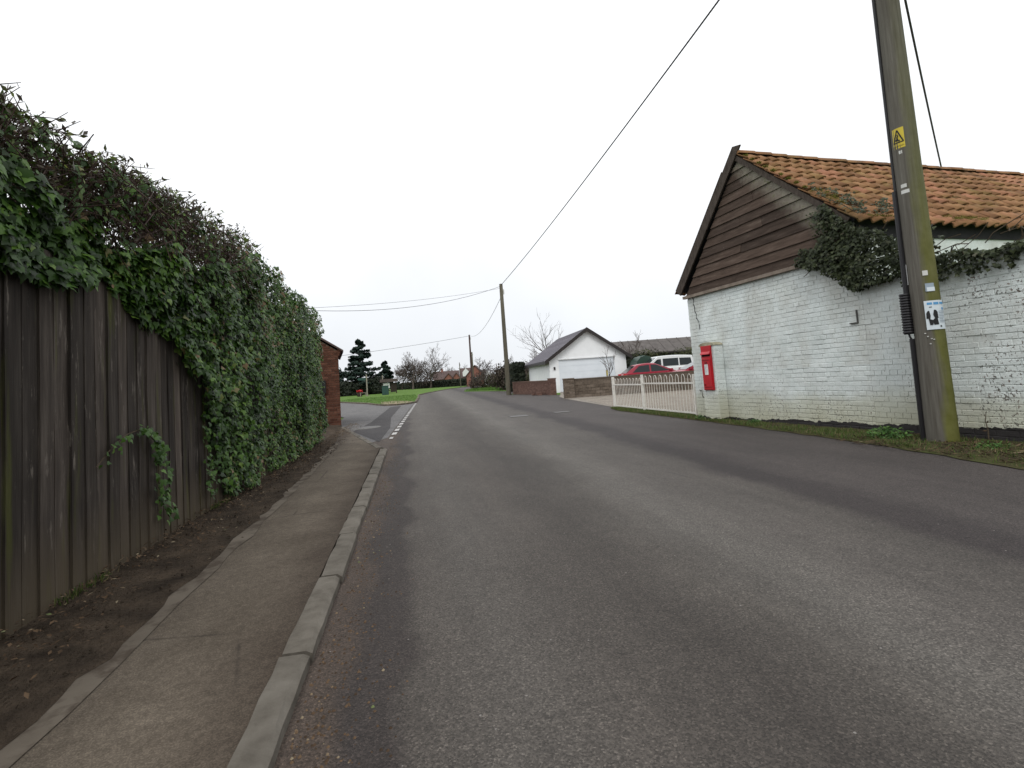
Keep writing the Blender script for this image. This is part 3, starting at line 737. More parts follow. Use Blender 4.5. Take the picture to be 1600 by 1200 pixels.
def is_privet(y, z):
    zt = interp(y, TOP)
    zm = interp(y, [(-2, 2.35), (3.0, 2.30), (4.0, 2.34), (5.2, 2.46), (6.2, 2.68), (7.2, 3.1), (8, 3.5)])
    return z > zm + 0.22 * smooth_noise(y * 2.1, z * 2.1, 8.8)
P_, Nn, S_, Rn = [], [], [], []
PV = []   # privet positions
tries = 0
def add_leaf(x, y, z, nrm, s):
    P_.append((x, y, z)); Nn.append(nrm); S_.append(s); Rn.append(min(1, max(0, random.betavariate(2, 2.2) + 0.30 * smooth_noise(y * 0.9, z * 0.9, 3.3) + 0.22 * smooth_noise(y * 2.6, z * 2.6, 6.3) + (.10 if y > 7 else 0))) if random.random() > .03 else random.uniform(.93, 1))
NF = 36000
while len(P_) < NF:
    # more leaves (smaller area each) everywhere by plain surface density
    y = random.uniform(0.8, 11.6); zt = interp(y, TOP); zb = interp(y, BOT) - 0.10 + 0.16 * smooth_noise(y * 3.1, 7.7) + 0.1 * smooth_noise(y * 9, 2.2)
    z = random.uniform(max(zb, 0.12), zt + 0.03)
    if is_privet(y, z) and random.random() > 0.13: 
        if random.random() < 0.95: PV.append((y, z))
        continue
    depth = abs(random.gauss(0, 0.06))
    hang = 0.0
    if z < zb + 0.35 and y < 5.6: hang = -0.03
    lump = 0.10 * smooth_noise(y * 5.5, z * 5.5, 9.1)
    x = hedge_x(y, z) + lump - depth + hang
    add_leaf(x, y, z, (1.0, -0.18, 0.42), random.choice((.036, .045, .055, .064, .078)) * random.uniform(.85, 1.1) * (1.0 if y < 7 else .85))
# top: leaves lying over the crest
for _ in range(6500):
    y = random.uniform(6.0 if random.random() < .75 else 2.0, 11.6); zt = interp(y, TOP); x = random.uniform(-3.0, -1.95)
    z = zt - 0.02 + 0.09 * smooth_noise(x * 2.2, y * 2.2, 3) + random.gauss(0, .035) - max(0, (-2.5 - x)) * 0.3
    if y < 7 and random.random() < .6: continue
    add_leaf(x, y, z, (0.35, -0.1, 1.0), random.uniform(0.045, 0.07))
# end face near the outbuilding
for _ in range(1500):
    z = random.uniform(0.12, 2.65); x = random.uniform(-3.0, -1.9)
    add_leaf(x, 11.6 + 0.12 * smooth_noise(x * 3, z * 3), z, (0.2, 1.0, 0.3), random.uniform(.05, .07))
P_ = np.array(P_); Nn = np.array(Nn, float); S_ = np.array(S_); Rn = np.array(Rn)
ups = np.tile(np.array([[0.15, 0.0, -1.0]]), (len(P_), 1)) + rng.normal(0, .45, (len(P_), 3))
mats = frames(Nn, ups, 0.38)
# the 300 leaves that show largest are leaves of their own
show = S_ / np.hypot(P_[:, 0], P_[:, 1]) - 1.0 * (P_[:, 0] < -2.05) - 1.0 * (P_[:, 1] < 2.7)
big = np.argsort(-show)[:300]
rest = np.ones(len(P_), bool); rest[big] = False
stuff(loc(obj("ivy_foliage", scatter("ivy_foliage", IVY, P_[rest], mats[rest], S_[rest], Rn[rest]), M['ivy'], hedge)))
lv = [scatter("leaf", IVY, np.zeros((1, 3)), np.eye(3)[None], np.ones(1), np.array([v])) for v in (0.15, 0.35, 0.5, 0.65, 0.85)]
for i in big:
    me = lv[min(4, int(Rn[i] * 5))]
    o = obj("leaf", me, M['ivy'], hedge)
    m3 = Matrix([list(r_) for r_ in mats[i]]).to_4x4()
    o.matrix_basis = Matrix.Translation(Vector(P_[i]) - Vector((-2.4, 8, 0))) @ m3 @ Matrix.Scale(float(S_[i]), 4)
# privet: twig tangle and small leaves
sg = []; pl = []
for y, z in PV[:3600]:
    x = hedge_x(y, z) - random.uniform(0.0, 0.28)
    d = Vector((random.gauss(.12, .4), random.gauss(0.05, .5), random.gauss(.7, .4))).normalized(); L = random.uniform(.08, .24)
    p = Vector((x, y, z)); e_ = p + d * L
    if e_.z > interp(y, TOP) + 0.06: e_.z = interp(y, TOP) + random.uniform(-.05, .06)
    sg.append((p, e_, .004, .0018))
    for k in range(random.choice((1, 1, 2, 3))):
        c = p.lerp(e_, random.uniform(.4, 1.0)); pl.append((c.x, c.y, c.z))
for _ in range(900):     # top fringe of upright shoots
    y = random.uniform(1.6, 8.2); x = random.uniform(-2.7, -1.98); zt = interp(y, TOP)
    p = Vector((x, y, zt - random.uniform(.12, .4))); h = random.choice((.06, .10, .14, .20)) * random.uniform(.6, 1.1)
    if y > 6.5: h *= .6
    e_ = Vector((x + random.gauss(0, .05), y + random.gauss(0, .06), zt + h - 0.12))
    sg.append((p, e_, .004, .0018))
    for k in range(11):
        c = p.lerp(e_, random.uniform(.35, 1.05)); pl.append((c.x, c.y, c.z))
for _ in range(260):      # long bare stems
    y = random.uniform(3.2, 7.0); z = random.uniform(2.3, 2.75); x = hedge_x(y, z) - random.uniform(-.02, .12)
    p = Vector((x, y, z)); d = Vector((random.gauss(0, .15), random.gauss(0.3, .8), random.gauss(.1, .35))).normalized()
    e_ = p + d * random.uniform(.2, .6)
    if e_.z < interp(y, TOP) - .08: sg.append((p, e_, .005, .003))
stuff(loc(obj("twigs", segs_mesh("twigs", sg, 3), M['hedge_twig'], hedge)))
pl = np.array(pl); k = len(pl)
prn = np.clip(rng.beta(1.1, 1.9, k), 0, 1)
stuff(loc(obj("privet_leaves", scatter("privet_leaves", LEAF, pl, frames(rng.normal(0, 1, (k, 3)) + np.array([[.5, -.2, .6]]), rng.normal(0, 1, (k, 3)) + np.array([[0, 0, .8]]), .1), rng.uniform(.030, .058, k), prn), M['privet'], hedge)))
# dead twigs sticking out at the far end
sg = []
for _ in range(60):
    p = Vector((random.uniform(-2.4, -1.95), random.uniform(11.2, 11.8), random.uniform(2.1, 2.6)))
    d = Vector((random.uniform(.1, .8), random.uniform(-.3, .5), random.uniform(.1, .9))).normalized()
    e_ = p + d * random.uniform(.1, .28); sg.append((p, e_, .006, .003))
stuff(loc(obj("dead_twigs", segs_mesh("dead_twigs", sg, 3), M['hedge_twig'], hedge)))

# ivy runners climbing the bare boards, one hanging loop and one low tuft
def runner(label, pts, leaves, spread, smin=.035, smax=.06):
    t = thing("ivy_runner", label, "ivy", (FX + .03, pts[0][0], pts[0][1]))
    b = B(); b.tube([(0.012 + .01 * random.random(), y - pts[0][0], z - pts[0][1]) for y, z in pts], .004, 5); b.build("stem", M['stem'], t)
    A_ = []
    for _ in range(leaves):
        i = random.randrange(len(pts) - 1); f = random.random()
        y = pts[i][0] * (1 - f) + pts[i + 1][0] * f + random.gauss(0, spread); z = pts[i][1] * (1 - f) + pts[i + 1][1] * f + random.gauss(0, spread)
        A_.append((random.uniform(.015, .07), y - pts[0][0], z - pts[0][1]))
    A_ = np.array(A_); n_ = len(A_)
    mt = frames(np.tile([[1., -.2, .4]], (n_, 1)), np.tile([[0., 0, -1.]], (n_, 1)) + rng.normal(0, .5, (n_, 3)), .35)
    rr = np.clip(rng.beta(2.5, 2, n_) * .9 + .05, 0, .95); sz = rng.uniform(smin, smax, n_)
    for i in range(n_):
        o = obj("leaf", lv[min(4, int(rr[i] * 5))], M['ivy'], t)
        o.matrix_basis = Matrix.Translation(Vector(A_[i])) @ Matrix([list(r_) for r_ in mt[i]]).to_4x4() @ Matrix.Scale(float(sz[i]), 4)
runner("thin ivy runner arching across the bare boards near the bottom of the fence", [(3.68, .78), (3.78, .84), (3.9, .90), (4.05, .95), (4.2, .97), (4.33, .94), (4.42, .88)], 46, .022, .03, .055)
runner("ivy runner hanging down the boards from the end of the arching stem", [(4.42, .88), (4.48, .78), (4.50, .66), (4.50, .54), (4.52, .42), (4.6, .32), (4.66, .24)], 95, .045, .035, .065)
runner("small ivy sprig low on the boards at the edge of the big ivy", [(5.42, .92), (5.46, .75), (5.48, .55), (5.5, .38), (5.52, .26)], 80, .05)
# leaf litter on the soil
k = 4200
ly = rng.uniform(1.5, 16.5, k); lx = -1.95 + np.abs(rng.normal(0, .22, k)); lx = np.minimum(lx, -1.25)
lx = np.where(ly > 7, -1.85 + np.abs(rng.normal(0, .2, k)), lx)
litter = scatter("leaf_litter", LEAF, np.stack([lx, ly, np.full(k, ZP + .035) + rng.uniform(0, .02, k) + np.clip((-1.55 - lx) * .09, -.03, .06)], 1), frames(np.tile([[0., 0, 1.]], (k, 1)), rng.normal(0, 1, (k, 3)) * np.array([[1, 1, .15]]), .25), rng.uniform(.015, .042, k), rng.beta(1.5, 1.7, k))
stuff(tag(obj("leaf_litter", litter, M['litter']), "dry brown leaf litter and needles along the foot of fence and hedge", "leaf litter"))
# loose grit along the gutter
k = 1500
gy = 1.6 + rng.random(k) ** 1.6 * 12; gx = -0.45 + np.abs(rng.normal(0, .14, k))
g2 = scatter("loose_grit", (np.array([(-.5, -.5, 0), (.5, -.4, 0), (.4, .5, 0), (-.5, .4, 0), (-.1, 0, .55), (.2, .1, .5)], float), [(0, 1, 4), (1, 5, 4), (1, 2, 5), (2, 3, 5), (3, 4, 5), (3, 0, 4)]), np.stack([gx, gy, np.full(k, .0)], 1), frames(np.tile([[0., 0, 1.]], (k, 1)), rng.normal(0, 1, (k, 3)) * np.array([[1, 1, 0]]), .05), rng.uniform(.004, .013, k), rng.beta(2, 2, k))
stuff(tag(obj("loose_grit", g2, M['litter']), "loose grit and small stones gathered in the gutter by the kerb", "grit"))

# clods and small stones on the soil, thin grass at the fence foot
k = 900; cy = rng.uniform(1.6, 12, k); cx = rng.uniform(-2.02, -1.40, k)
CLOD = (np.array([(-.5, -.45, -.2), (.5, -.4, -.2), (.4, .5, -.2), (-.5, .4, -.2), (-.25, -.1, .4), (.2, .15, .5)], float), [(0, 1, 4), (1, 5, 4), (1, 2, 5), (2, 3, 5), (3, 4, 5), (3, 0, 4)])
stuff(tag(obj("soil_clods", scatter("soil_clods", CLOD, np.stack([cx, cy, np.full(k, ZP + .012) + np.clip((-1.45 - cx) * .05, 0, .04)], 1), frames(np.tile([[0., 0, 1.]], (k, 1)), rng.normal(0, 1, (k, 3)), .3), rng.uniform(.006, .020, k), rng.random(k)), M['soil']), "small clods of dark soil lying along the foot of the fence", "soil"))
pts_f = [(-1.955 + abs(random.gauss(0, .03)), y_, ZP + .03) for y_ in (random.uniform(1.8, 7) for _ in range(1500)) if smooth_noise(y_ * 2.3, 4.4) > .05]
k = len(pts_f); fa = rng.uniform(0, 6.28, k)
stuff(tag(obj("fence_foot_grass", scatter("fence_foot_grass", BLADE, np.array(pts_f), frames(np.stack([np.cos(fa), np.sin(fa), np.full(k, .25)], 1), np.tile([[.25, 0, 1.]], (k, 1)), .3), rng.uniform(.02, .06, k), rng.random(k)), M['grass']), "sparse thin grass growing along the very foot of the fence boards", "grass"))

# ================================================================== RED BRICK OUTBUILDING beyond the hedge
ob = thing("brick_outbuilding", "red brick outbuilding end with sloping verge beyond the ivy hedge", "outbuilding", (-2.2, 17.3, ZP), R(8.5))
OW, OL, OE, OA = 3.2, 4.5, 2.38, 3.44      # width, length, eaves, apex ; local x from 0 to -OW, y from 0 to OL
b = B()
b.prism([(-.012, .012, -.1), (-OW, .012, -.1), (-OW, .012, OE), (-OW / 2, .012, OA), (-.012, .012, OE)], (0, OL, 0)); w_ = b.build("wall", M['mortar'], ob)
brk = B(); brk.hexa([(0, 0.05, 0), (.215, 0.05, 0), (.215, .05 + .05, 0), (0, .05 + .05, 0), (0, .05, .065), (.215, .05, .065), (.215, .1, .065), (0, .1, .065)])
def brick_mesh(L, Hh=.066, D=.055, c=.004):
    q = B()
    q.v = [(0, D, 0), (L, D, 0), (L, D, Hh), (0, D, Hh), (0, c, 0), (L, c, 0), (L, c, Hh), (0, c, Hh), (c, 0, c), (L - c, 0, c), (L - c, 0, Hh - c), (c, 0, Hh - c)]
    q.f = [(0, 1, 5, 4), (1, 2, 6, 5), (2, 3, 7, 6), (3, 0, 4, 7), (4, 5, 9, 8), (5, 6, 10, 9), (6, 7, 11, 10), (7, 4, 8, 11), (8, 9, 10, 11)]
    return q.mesh("brick")
BM = {k: brick_mesh(k) for k in (0.2165, 0.1035)}
xs_rest = B()
row = 0; z = 0.0
while z < OA - .08:
    half = OW / 2 if z < OE else (OA - z - .07) / (OA - OE) * OW / 2
    xl, xr = -OW / 2 - half, -OW / 2 + half
    x = xr - (0.0 if row % 2 else 0.1125)
    if row % 2 == 0 and x > -1.25: obj("brick", BM[0.1035], M['redbrick'], w_, (xr - .107, random.uniform(-.002, .003), z))
    while x - .225 > xl:
        x -= .225
        if x > -1.2: obj("brick", BM[0.2165], M['redbrick'], w_, (x + .004, random.uniform(-.003, .003), z))
        else: xs_rest.box(x + .004, x + .22, 0, .05, z, z + .066)
    row += 1; z += .075
stuff(xs_rest.build("far_bricks", M['redbrick'], w_))
# bricks on the side facing the side road
srest = B(); row = 0; z = 0.0
while z < OE - .1:
    y = 0.06 if row % 2 else .17
    while y + .22 < OL:
        srest.box(-.05, .0, y, y + .2165, z, z + .066); y += .225
    row += 1; z += .075
stuff(srest.build("side_bricks", M['redbrick'], w_))
b = B()
for k_, (zz, out) in enumerate(((OE - .16, .03), (OE - .085, .06), (OE - .01, .09))): b.box(-.02, out, -.012, OL, zz, zz + .066)
b.build("corbel", M['redbrick'], ob)
b = B()
sl = (OA - OE) / (OW / 2)
for sgn in (1, -1):
    xe = 0.16 if sgn > 0 else -OW - .16
    ze = OE - .16 * sl + .03
    b.prism([(-OW / 2, -.08, OA + .06), (xe, -.08, ze + .03), (xe, -.08, ze + .09), (-OW / 2, -.08, OA + .13)], (0, OL + .16, 0))
b.build("roof", M['brown_roof'], ob)
b = B(); b.tube([(-.52, -.05, 1.05), (-.52, -.05, .0)], .055, 8); b.box(-.62, -.42, -.10, -.004, 1.05, 1.45); b.build("dark_upright", M['black_board'], ob)  # dark upright low on the front wall, with a wider block on top

# ================================================================== WHITE BARN (gable to the road) AND GARDEN WALL
BA = Vector((6.24, 10.45, 0.0)); BROT = math.atan2(-.995, .1)
RBM = BM
BM = {k: brick_mesh(k) for k in (0.2165, 0.1035)}      # painted bricks
barn = thing("barn", "whitewashed brick barn with boarded gable and orange pantile roof", "barn", BA, BROT)
GW, GZ = 4.10, 2.70           # gable width, brick height
LEN = 9.0                     # length back from the road
APX, APZ = 1.98, 5.16
b = B(); b.box(0.006, GW - .006, .006, .24, -.2, GZ); gw = b.build("gable_wall", M['joint'], barn)
def lay_bricks(parent, x0, x1, z0, z1, maxn, seed, near_first=True):
    r = random.Random(seed); items = []
    row = 0; z = z0
    while z + .07 < z1 + .01:
        hdr = row % 4 == 3
        L = .1125 if hdr else .225
        x = x0 + ((.05625 if hdr else 0.0) if row % 2 == 0 else (.05625 if hdr else .1125))
        if x > x0 + .03: items.append((x0 + .001, z, x - x0 - .0045))
        while x + L <= x1 + .001:
            items.append((x + .004, z, L - .0085)); x += L
        if x1 - x > .025: items.append((x + .004, z, x1 - x - .005))
        row += 1; z += .0755
    items.sort(key=lambda t: -t[0])
    rest = B()
    for i, (x, z, L) in enumerate(items):
        yo = r.gauss(0, .0022) - (.003 if r.random() < .06 else 0)
        if i < maxn:
            key = round(L, 4)
            if key not in BM: BM[key] = brick_mesh(key)
            me = BM[key]
            o = obj("brick", me, M['painted'], parent, (x, yo, z + r.gauss(0, .0012)))
            o.rotation_euler = (0, R(r.gauss(0, .25)), R(r.gauss(0, .35)))
        else: rest.box(x, x + L, yo, .05, z, z + .0665)
    if rest.v: stuff(rest.build("far_bricks", M['painted'], parent))
lay_bricks(gw, 0.0, GW, .0, GZ, 300, 3)
# barn long wall behind the garden wall
b = B(); b.box(GW - .24, GW, .245, LEN, -.2, 3.0); b.build("side_wall", M['painted'], barn)
b = B(); b.box(0.0, .24, .245, LEN, -.2, 3.0); b.build("back_wall", M['painted'], barn)
# boarded gable: each lapped plank
sl = (APZ - 3.15) / (GW - APX + .10)
pl_h = .176; z = GZ + .03; i = 0
while z < APZ - .12:
    zt = min(z + pl_h + .02, APZ - .05)
    def lim(zz, side):
        f = (APZ - .05 - zz) / (APZ - .05 - (GZ - .1))
        return APX - f * (APX + .07) if side < 0 else min(APX + (APZ - .05 - zz) / sl, GW + .03)
    l0, r0, l1, r1 = lim(z, -1), lim(z, 1), lim(zt, -1), lim(zt, 1)
    cuts = [(0.0, 1.0)] if i in (1, 2, 4, 7, 9, 11, 12) or i > 10 else [(0.0, .38 + .1 * (i % 3)), (.38 + .1 * (i % 3), 1.0)]
    for c0, c1 in cuts:
        b = B(); g = .0025; a0, a1, a2, a3 = l0 + (r0 - l0) * c0 + g, l0 + (r0 - l0) * c1 - g, l1 + (r1 - l1) * c1 - g, l1 + (r1 - l1) * c0 + g
        jz = random.uniform(-.008, .008); jy = random.uniform(-.004, .004)
        b.hexa([(a0, -.05 + jy, z + jz), (a1, -.05 + jy, z + jz + random.uniform(-.008, .008)), (a1, -.012, z + jz), (a0, -.012, z + jz), (a3, -.024 + jy, zt), (a2, -.024 + jy, zt), (a2, -.012, zt), (a3, -.012, zt)])
        b.build("weatherboard", M['weatherboard'], barn)
    z += pl_h; i += 1
b = B(); b.prism([(-.02, -.011, GZ + .02), (GW + .02, -.011, GZ + .02), (GW + .05, -.011, 3.0), (APX, -.011, APZ - .1)], (0, .1, 0)); b.build("gable_backing", M['black_board'], barn)
b = B(); b.box(-.06, GW - .3, -.075, .0 - .003, GZ - .035, GZ + .025); b.build("drip_board", M['batten'], barn)
# left barge board with its peak, thin verge board on the right
b = B()
lx, lz = -.20, 2.86
dv = Vector((APX - lx, 0, APZ + .10 - lz)).normalized(); pv = Vector((-dv.z, 0, dv.x))
p0, p1 = Vector((lx, -.11, lz)), Vector((APX - .01, -.11, APZ + .12))
b.prism([p0 - pv * .15, p1 - pv * .15 + dv * .10, p1 + pv * .03, p0 + pv * .03], (0, .035, 0)); b.build("barge_board", M['barge'], barn)
b = B(); b.prism([p0 + pv * .032 + Vector((0, .0, 0)), p1 + pv * .032 - dv * .5, p1 + pv * .06 - dv * .5, p0 + pv * .06], (0, .16, 0)); b.build("barge_cap", M['barge'], barn)
EX, EZ = 4.19, 3.17
rd = Vector((EX - APX, 0, EZ - APZ)); SL = rd.length; rd.normalize(); rn = Vector((-rd.z, 0, rd.x))
b = B(); q0, q1 = Vector((APX, -.085, APZ - .02)), Vector((EX - .06, -.085, EZ + .03))
b.prism([q0 - rn * .10, q1 - rn * .10, q1 - rn * .012, q0 - rn * .012], (0, .03, 0)); b.build("verge_board", M['barge'], barn)
# roof deck, soffit, fascia
b = B()
b.prism([(APX, -.04, APZ - .02), (EX - .02, -.04, EZ - .01), (EX - .06, -.04, EZ - .06), (APX, -.04, APZ - .12)], (0, LEN + .04, 0))
b.prism([(APX - .001, -.04, APZ - .021), (lx + .02, -.04, lz + .02), (lx + .06, -.04, lz - .03), (APX - .001, -.04, APZ - .12)], (0, LEN + .04, 0))
b.build("roof_deck", M['black_board'], barn)
b = B(); b.box(EX - .10, EX - .065, .02, LEN, EZ - .26, EZ - .05); b.box(GW + .002, EX - .102, .02, LEN, EZ - .26, EZ - .235); b.build("fascia", M['black_board'], barn)
# pantiles, each a tile
ROWS, GA = 10, SL / 10
TW = 0.250
def tile_mesh(seed):
    r = random.Random(seed); q = B(); n = 10; L = GA + .085; W = TW + .045
    top = []; 
    for j, t in enumerate((0.0, .5, 1.0)):
        for k in range(n + 1):
            u = k / n
            prof = .032 * math.sin(u * 2 * math.pi * .98 + math.pi * .9) + .006 * math.cos(u * 4 * math.pi)
            q.v.append((t * L, u * W, prof + .034 * t + (r.random() - .5) * .002))
    m = n + 1
    for j in range(2):
        for k in range(n): q.f.append((j * m + k, (j + 1) * m + k, (j + 1) * m + k + 1, j * m + k + 1))
    o = len(q.v)   # lower lip thickness
    for k in range(m):
        x, y, z = q.v[2 * m + k]; q.v.append((x - .002, y, z - .026))
    for k in range(n): q.f.append((2 * m + k, o + k, o + k + 1, 2 * m + k + 1))
    o2 = len(q.v)  # left edge
    for j in range(3):
        x, y, z = q.v[j * m]; q.v.append((x, y, z - .014))
    for j in range(2): q.f.append((j * m, o2 + j, o2 + j + 1, (j + 1) * m))
    o3 = len(q.v)
    for j in range(3):
        x, y, z = q.v[j * m + n]; q.v.append((x, y, z - .014))
    for j in range(2): q.f.append((j * m + n, (j + 1) * m + n, o3 + j + 1, o3 + j))
    me = q.mesh("tile"); 
    for p in me.polygons[:2 * n]: p.use_smooth = True
    return me
tmeshes = [tile_mesh(i) for i in range(3)]
rmat = Matrix(((rd.x, 0, rn.x), (rd.y, 1, rn.y), (rd.z, 0, rn.z)))   # cols: down slope, along ridge, normal
roof = obj("roof", (lambda b: (b.prism([(APX, -.05, APZ - .015), (APX + .02, -.05, APZ - .015), (APX + .02, -.05, APZ), (APX, -.05, APZ)], (0, LEN, 0)), b.mesh("roof"))[1])(B()), M['tile'], barn)
NC = 27; rest_v = B()
for c in range(int(LEN / TW)):
    for r_ in range(ROWS):
        base = Vector((APX, -.10, APZ)) + rd * (GA * r_ - .01 + random.gauss(0, .012)) + Vector((0, c * TW, 0)) + rn * (-.012 + random.uniform(-.003, .005))
        if c < NC:
            o = obj("tile", tmeshes[random.randrange(3)], M['tile'], roof)
            sag = -.02 * math.sin(min(1, c / 24) * math.pi)
            o.matrix_basis = Matrix.Translation(base + Vector((0, 0, sag))) @ (rmat @ Matrix.Rotation(R(random.gauss(0, 1.7)), 3, 'Z') @ Matrix.Rotation(R(random.gauss(0, 1.3)), 3, 'Y')).to_4x4()
        else:
            me = tmeshes[(c + r_) % 3]; vs = [base + rmat @ v.co for v in me.vertices]
            rest_v.add(vs, [tuple(p.vertices) for p in me.polygons])
stuff(rest_v.build("far_tiles", M['tile'], roof))
# far slope: same tiles, out of sight, one mesh
ld = Vector((lx - APX, 0, lz - APZ)); LS = ld.length; ld.normalize(); ln = Vector((ld.z, 0, -ld.x))
lm = Matrix(((ld.x, 0, ln.x), (ld.y, -1, ln.y), (ld.z, 0, ln.z)))
fs = B()
for c in range(int(LEN / TW)):
    for r_ in range(11):
        base = Vector((APX, -.06 + (c + 1) * TW, APZ)) + ld * (LS / 11 * r_ - .01)
        me = tmeshes[(c + r_) % 3]
        fs.add([base + lm @ v.co for v in me.vertices], [tuple(p.vertices) for p in me.polygons])
stuff(fs.build("rear_tiles", M['tile'], roof))
# ridge tiles
rb = B(); n = 8
rows_ = []
for t_ in (0, 1):
    for k in range(n + 1):
        a = math.pi * (k / n) ; rows_.append((.125 * math.cos(a) * (1 + .05 * t_), t_ * .40, .095 * math.sin(a) + .008 * t_))
rb.v = rows_; rb.f = [(k, k + 1, n + 1 + k + 1, n + 1 + k) for k in range(n)] + [tuple(range(n, -1, -1)), tuple(range(n + 1, 2 * n + 2))]
rme = rb.mesh("ridge_tile", True)
for k in range(23):
    obj("ridge_tile", rme, M['tile'], roof, (APX + random.uniform(-.006, .006), -.10 + k * .385, APZ - .045 + random.uniform(-.008, .008) - .02 * math.sin(min(1, k / 12) * math.pi)))
# moss cushions on verge and eaves
def moss(parent, centres, per, sz):
    P2, U2 = [], []
    for (c, s) in centres:
        for _ in range(per):
            d = Vector((random.gauss(0, 1), random.gauss(0, 1), abs(random.gauss(0, .7)))); d.normalize(); rr = s * random.random() ** .4
            P2.append((c.x + d.x * rr, c.y + d.y * rr * 1.3, c.z + d.z * rr * .6)); U2.append(d)
    P2 = np.array(P2); U2 = np.array([tuple(u) for u in U2]); k = len(P2)
    return stuff(obj("moss", scatter("moss", BLADE, P2, frames(rng.normal(0, 1, (k, 3)), U2 + np.array([[0, 0, .3]]), .3), rng.uniform(sz * .6, sz * 1.2, k), rng.random(k)), M['moss'], parent))
def roofp(d, y, h=.03): return Vector((APX, y, APZ)) + rd * d + rn * h
moss(barn, [(roofp(2.0 + .12 * k, .06 + .05 * (k % 3)), .085) for k in range(5)] + [(roofp(.25 + .2 * k, -.04), .03) for k in range(9)], 240, .035)
moss(barn, [(roofp(SL - .03 + random.uniform(-.05, .03), 1.95 + .10 * k), .06) for k in range(9)] + [(roofp(SL - .02, .2 + .14 * k), .035) for k in range(8)], 150, .03)

garden = thing("garden_wall", "white painted brick wall with flaking paint running on from the barn", "wall", BA + Vector((math.cos(BROT), math.sin(BROT), 0)) * (GW + .001), BROT)
GL, GH = 4.6, 2.15
b = B(); b.box(0, GL, .006, .22, -.2, GH - .01); gm_ = b.build("wall_core", M['joint'], garden)
lay_bricks(gm_, 0.0, 2.70, .0, GH - .06, 300, 9)
b = B()
for k in range(int(GL / .1125)): b.box(k * .1125 + .003, k * .1125 + .1095, -.004 + random.uniform(-.003, .003), .225, GH - .06, GH + .05 + random.uniform(-.006, .004))
stuff(b.build("coping_bricks", M['painted'], garden))

# crack in the gable and iron wall hook
b = B(); pts = [(.20, 2.66), (.235, 2.60), (.205, 2.52), (.25, 2.44), (.235, 2.36), (.28, 2.28), (.27, 2.2), (.33, 2.12), (.35, 2.04), (.34, 1.94)]
for (x0, z0), (x1, z1) in zip(pts, pts[1:]):
    w0 = .012 * random.uniform(.5, 1.2)
    b.add([(x0 - w0, -.009, z0), (x0 + w0, -.009, z0), (x1 + w0 * .7, -.009, z1), (x1 - w0 * .7, -.009, z1)], [(0, 1, 2, 3)])
b.build("crack", M['slot'], barn)
b = B(); pts = [(.14, .62), (.22, .60), (.23, .48), (.30, .44), (.30, .30), (.40, .28), (.41, .05)]
for (x0, z0), (x1, z1) in zip(pts, pts[1:]):
    b.add([(x0 - .006, -.0095, z0 - .006), (x0 + .006, -.0095, z0 + .006), (x1 + .006, -.0095, z1 + .005), (x1 - .006, -.0095, z1 - .005)], [(0, 1, 2, 3)])
b.build("base_crack", M['slot'], barn)
b = B(); b.box(4.00, 4.012, -.03, .0 - .004, 1.62, 1.82); b.box(3.88, 4.0, -.03, -.004, 1.62, 1.635); b.build("iron_bracket", M['iron'], barn)

# ivy on the barn corner and along the wall top
t = thing("barn_ivy", "dull dark ivy covering the barn corner and trailing along the wall top", "ivy", BA + Vector((math.cos(BROT), math.sin(BROT), 0)) * 4.2 + Vector((0, 0, 2.2)), BROT)
poly = [(3.12, 2.78), (3.35, 2.92), (3.6, 2.86), (3.72, 3.1), (3.6, 3.42), (3.78, 3.5), (3.95, 3.25), (4.28, 3.02), (4.62, 2.82), (4.95, 2.5), (5.0, 2.2), (4.75, 2.16), (4.4, 2.14), (4.1, 2.10), (3.95, 2.22), (3.7, 2.42), (3.5, 2.55), (3.3, 2.64), (3.15, 2.66)]
def inpoly(x, y, P):
    c = False; j = len(P) - 1
    for i in range(len(P)):
        if (P[i][1] > y) != (P[j][1] > y) and x < (P[j][0] - P[i][0]) * (y - P[i][1]) / (P[j][1] - P[i][1]) + P[i][0]: c = not c
        j = i
    return c
A_ = []
while len(A_) < 3600:
    x, z = random.uniform(3.0, 5.1), random.uniform(2.0, 3.6)
    if inpoly(x + .07 * smooth_noise(x * 6, z * 6), z + .07 * smooth_noise(x * 6, z * 6, 4), poly):
        A_.append((x - 4.2, random.uniform(-.22, -.02) + .09 * smooth_noise(x * 4, z * 4, 2), z - 2.2))
for _ in range(1300):
    x = 4.75 + 1.75 * random.random(); h = (.13 + .14 * smooth_noise(x * 2.3, 1.2)) * random.random() ** .8
    dr = -.17 * random.random() ** 2 * (1 if smooth_noise(x * 4, 6) > -.1 else .3)
    A_.append((x - 4.2, random.uniform(-.16, .2) if dr > -.05 else random.uniform(-.12, -.02), (h if random.random() < .65 else dr)))
for _ in range(260):   # bush of it by the pole, against the long wall
    A_.append((random.gauss(4.85, .12) - 4.2, random.uniform(.1, .4), random.uniform(0, .62)))
A_ = np.array(A_); k = len(A_)
mt = frames(np.tile([[.25, -1., .5]], (k, 1)), np.tile([[0., -.1, -1.]], (k, 1)) + rng.normal(0, .5, (k, 3)), .42)
sz = rng.uniform(.042, .068, k); rr = np.clip(rng.beta(2, 2.4, k), 0, 1)
order = np.argsort(A_[:, 1]); bigi = order[:300]; msk = np.ones(k, bool); msk[bigi] = False
stuff(obj("ivy_foliage", scatter("ivy_foliage", IVY, A_[msk], mt[msk], sz[msk], rr[msk]), M['barn_ivy'], t))
lvb = [scatter("leaf", IVY, np.zeros((1, 3)), np.eye(3)[None], np.ones(1), np.array([v])) for v in (0.15, 0.35, 0.5, 0.7, 0.92)]
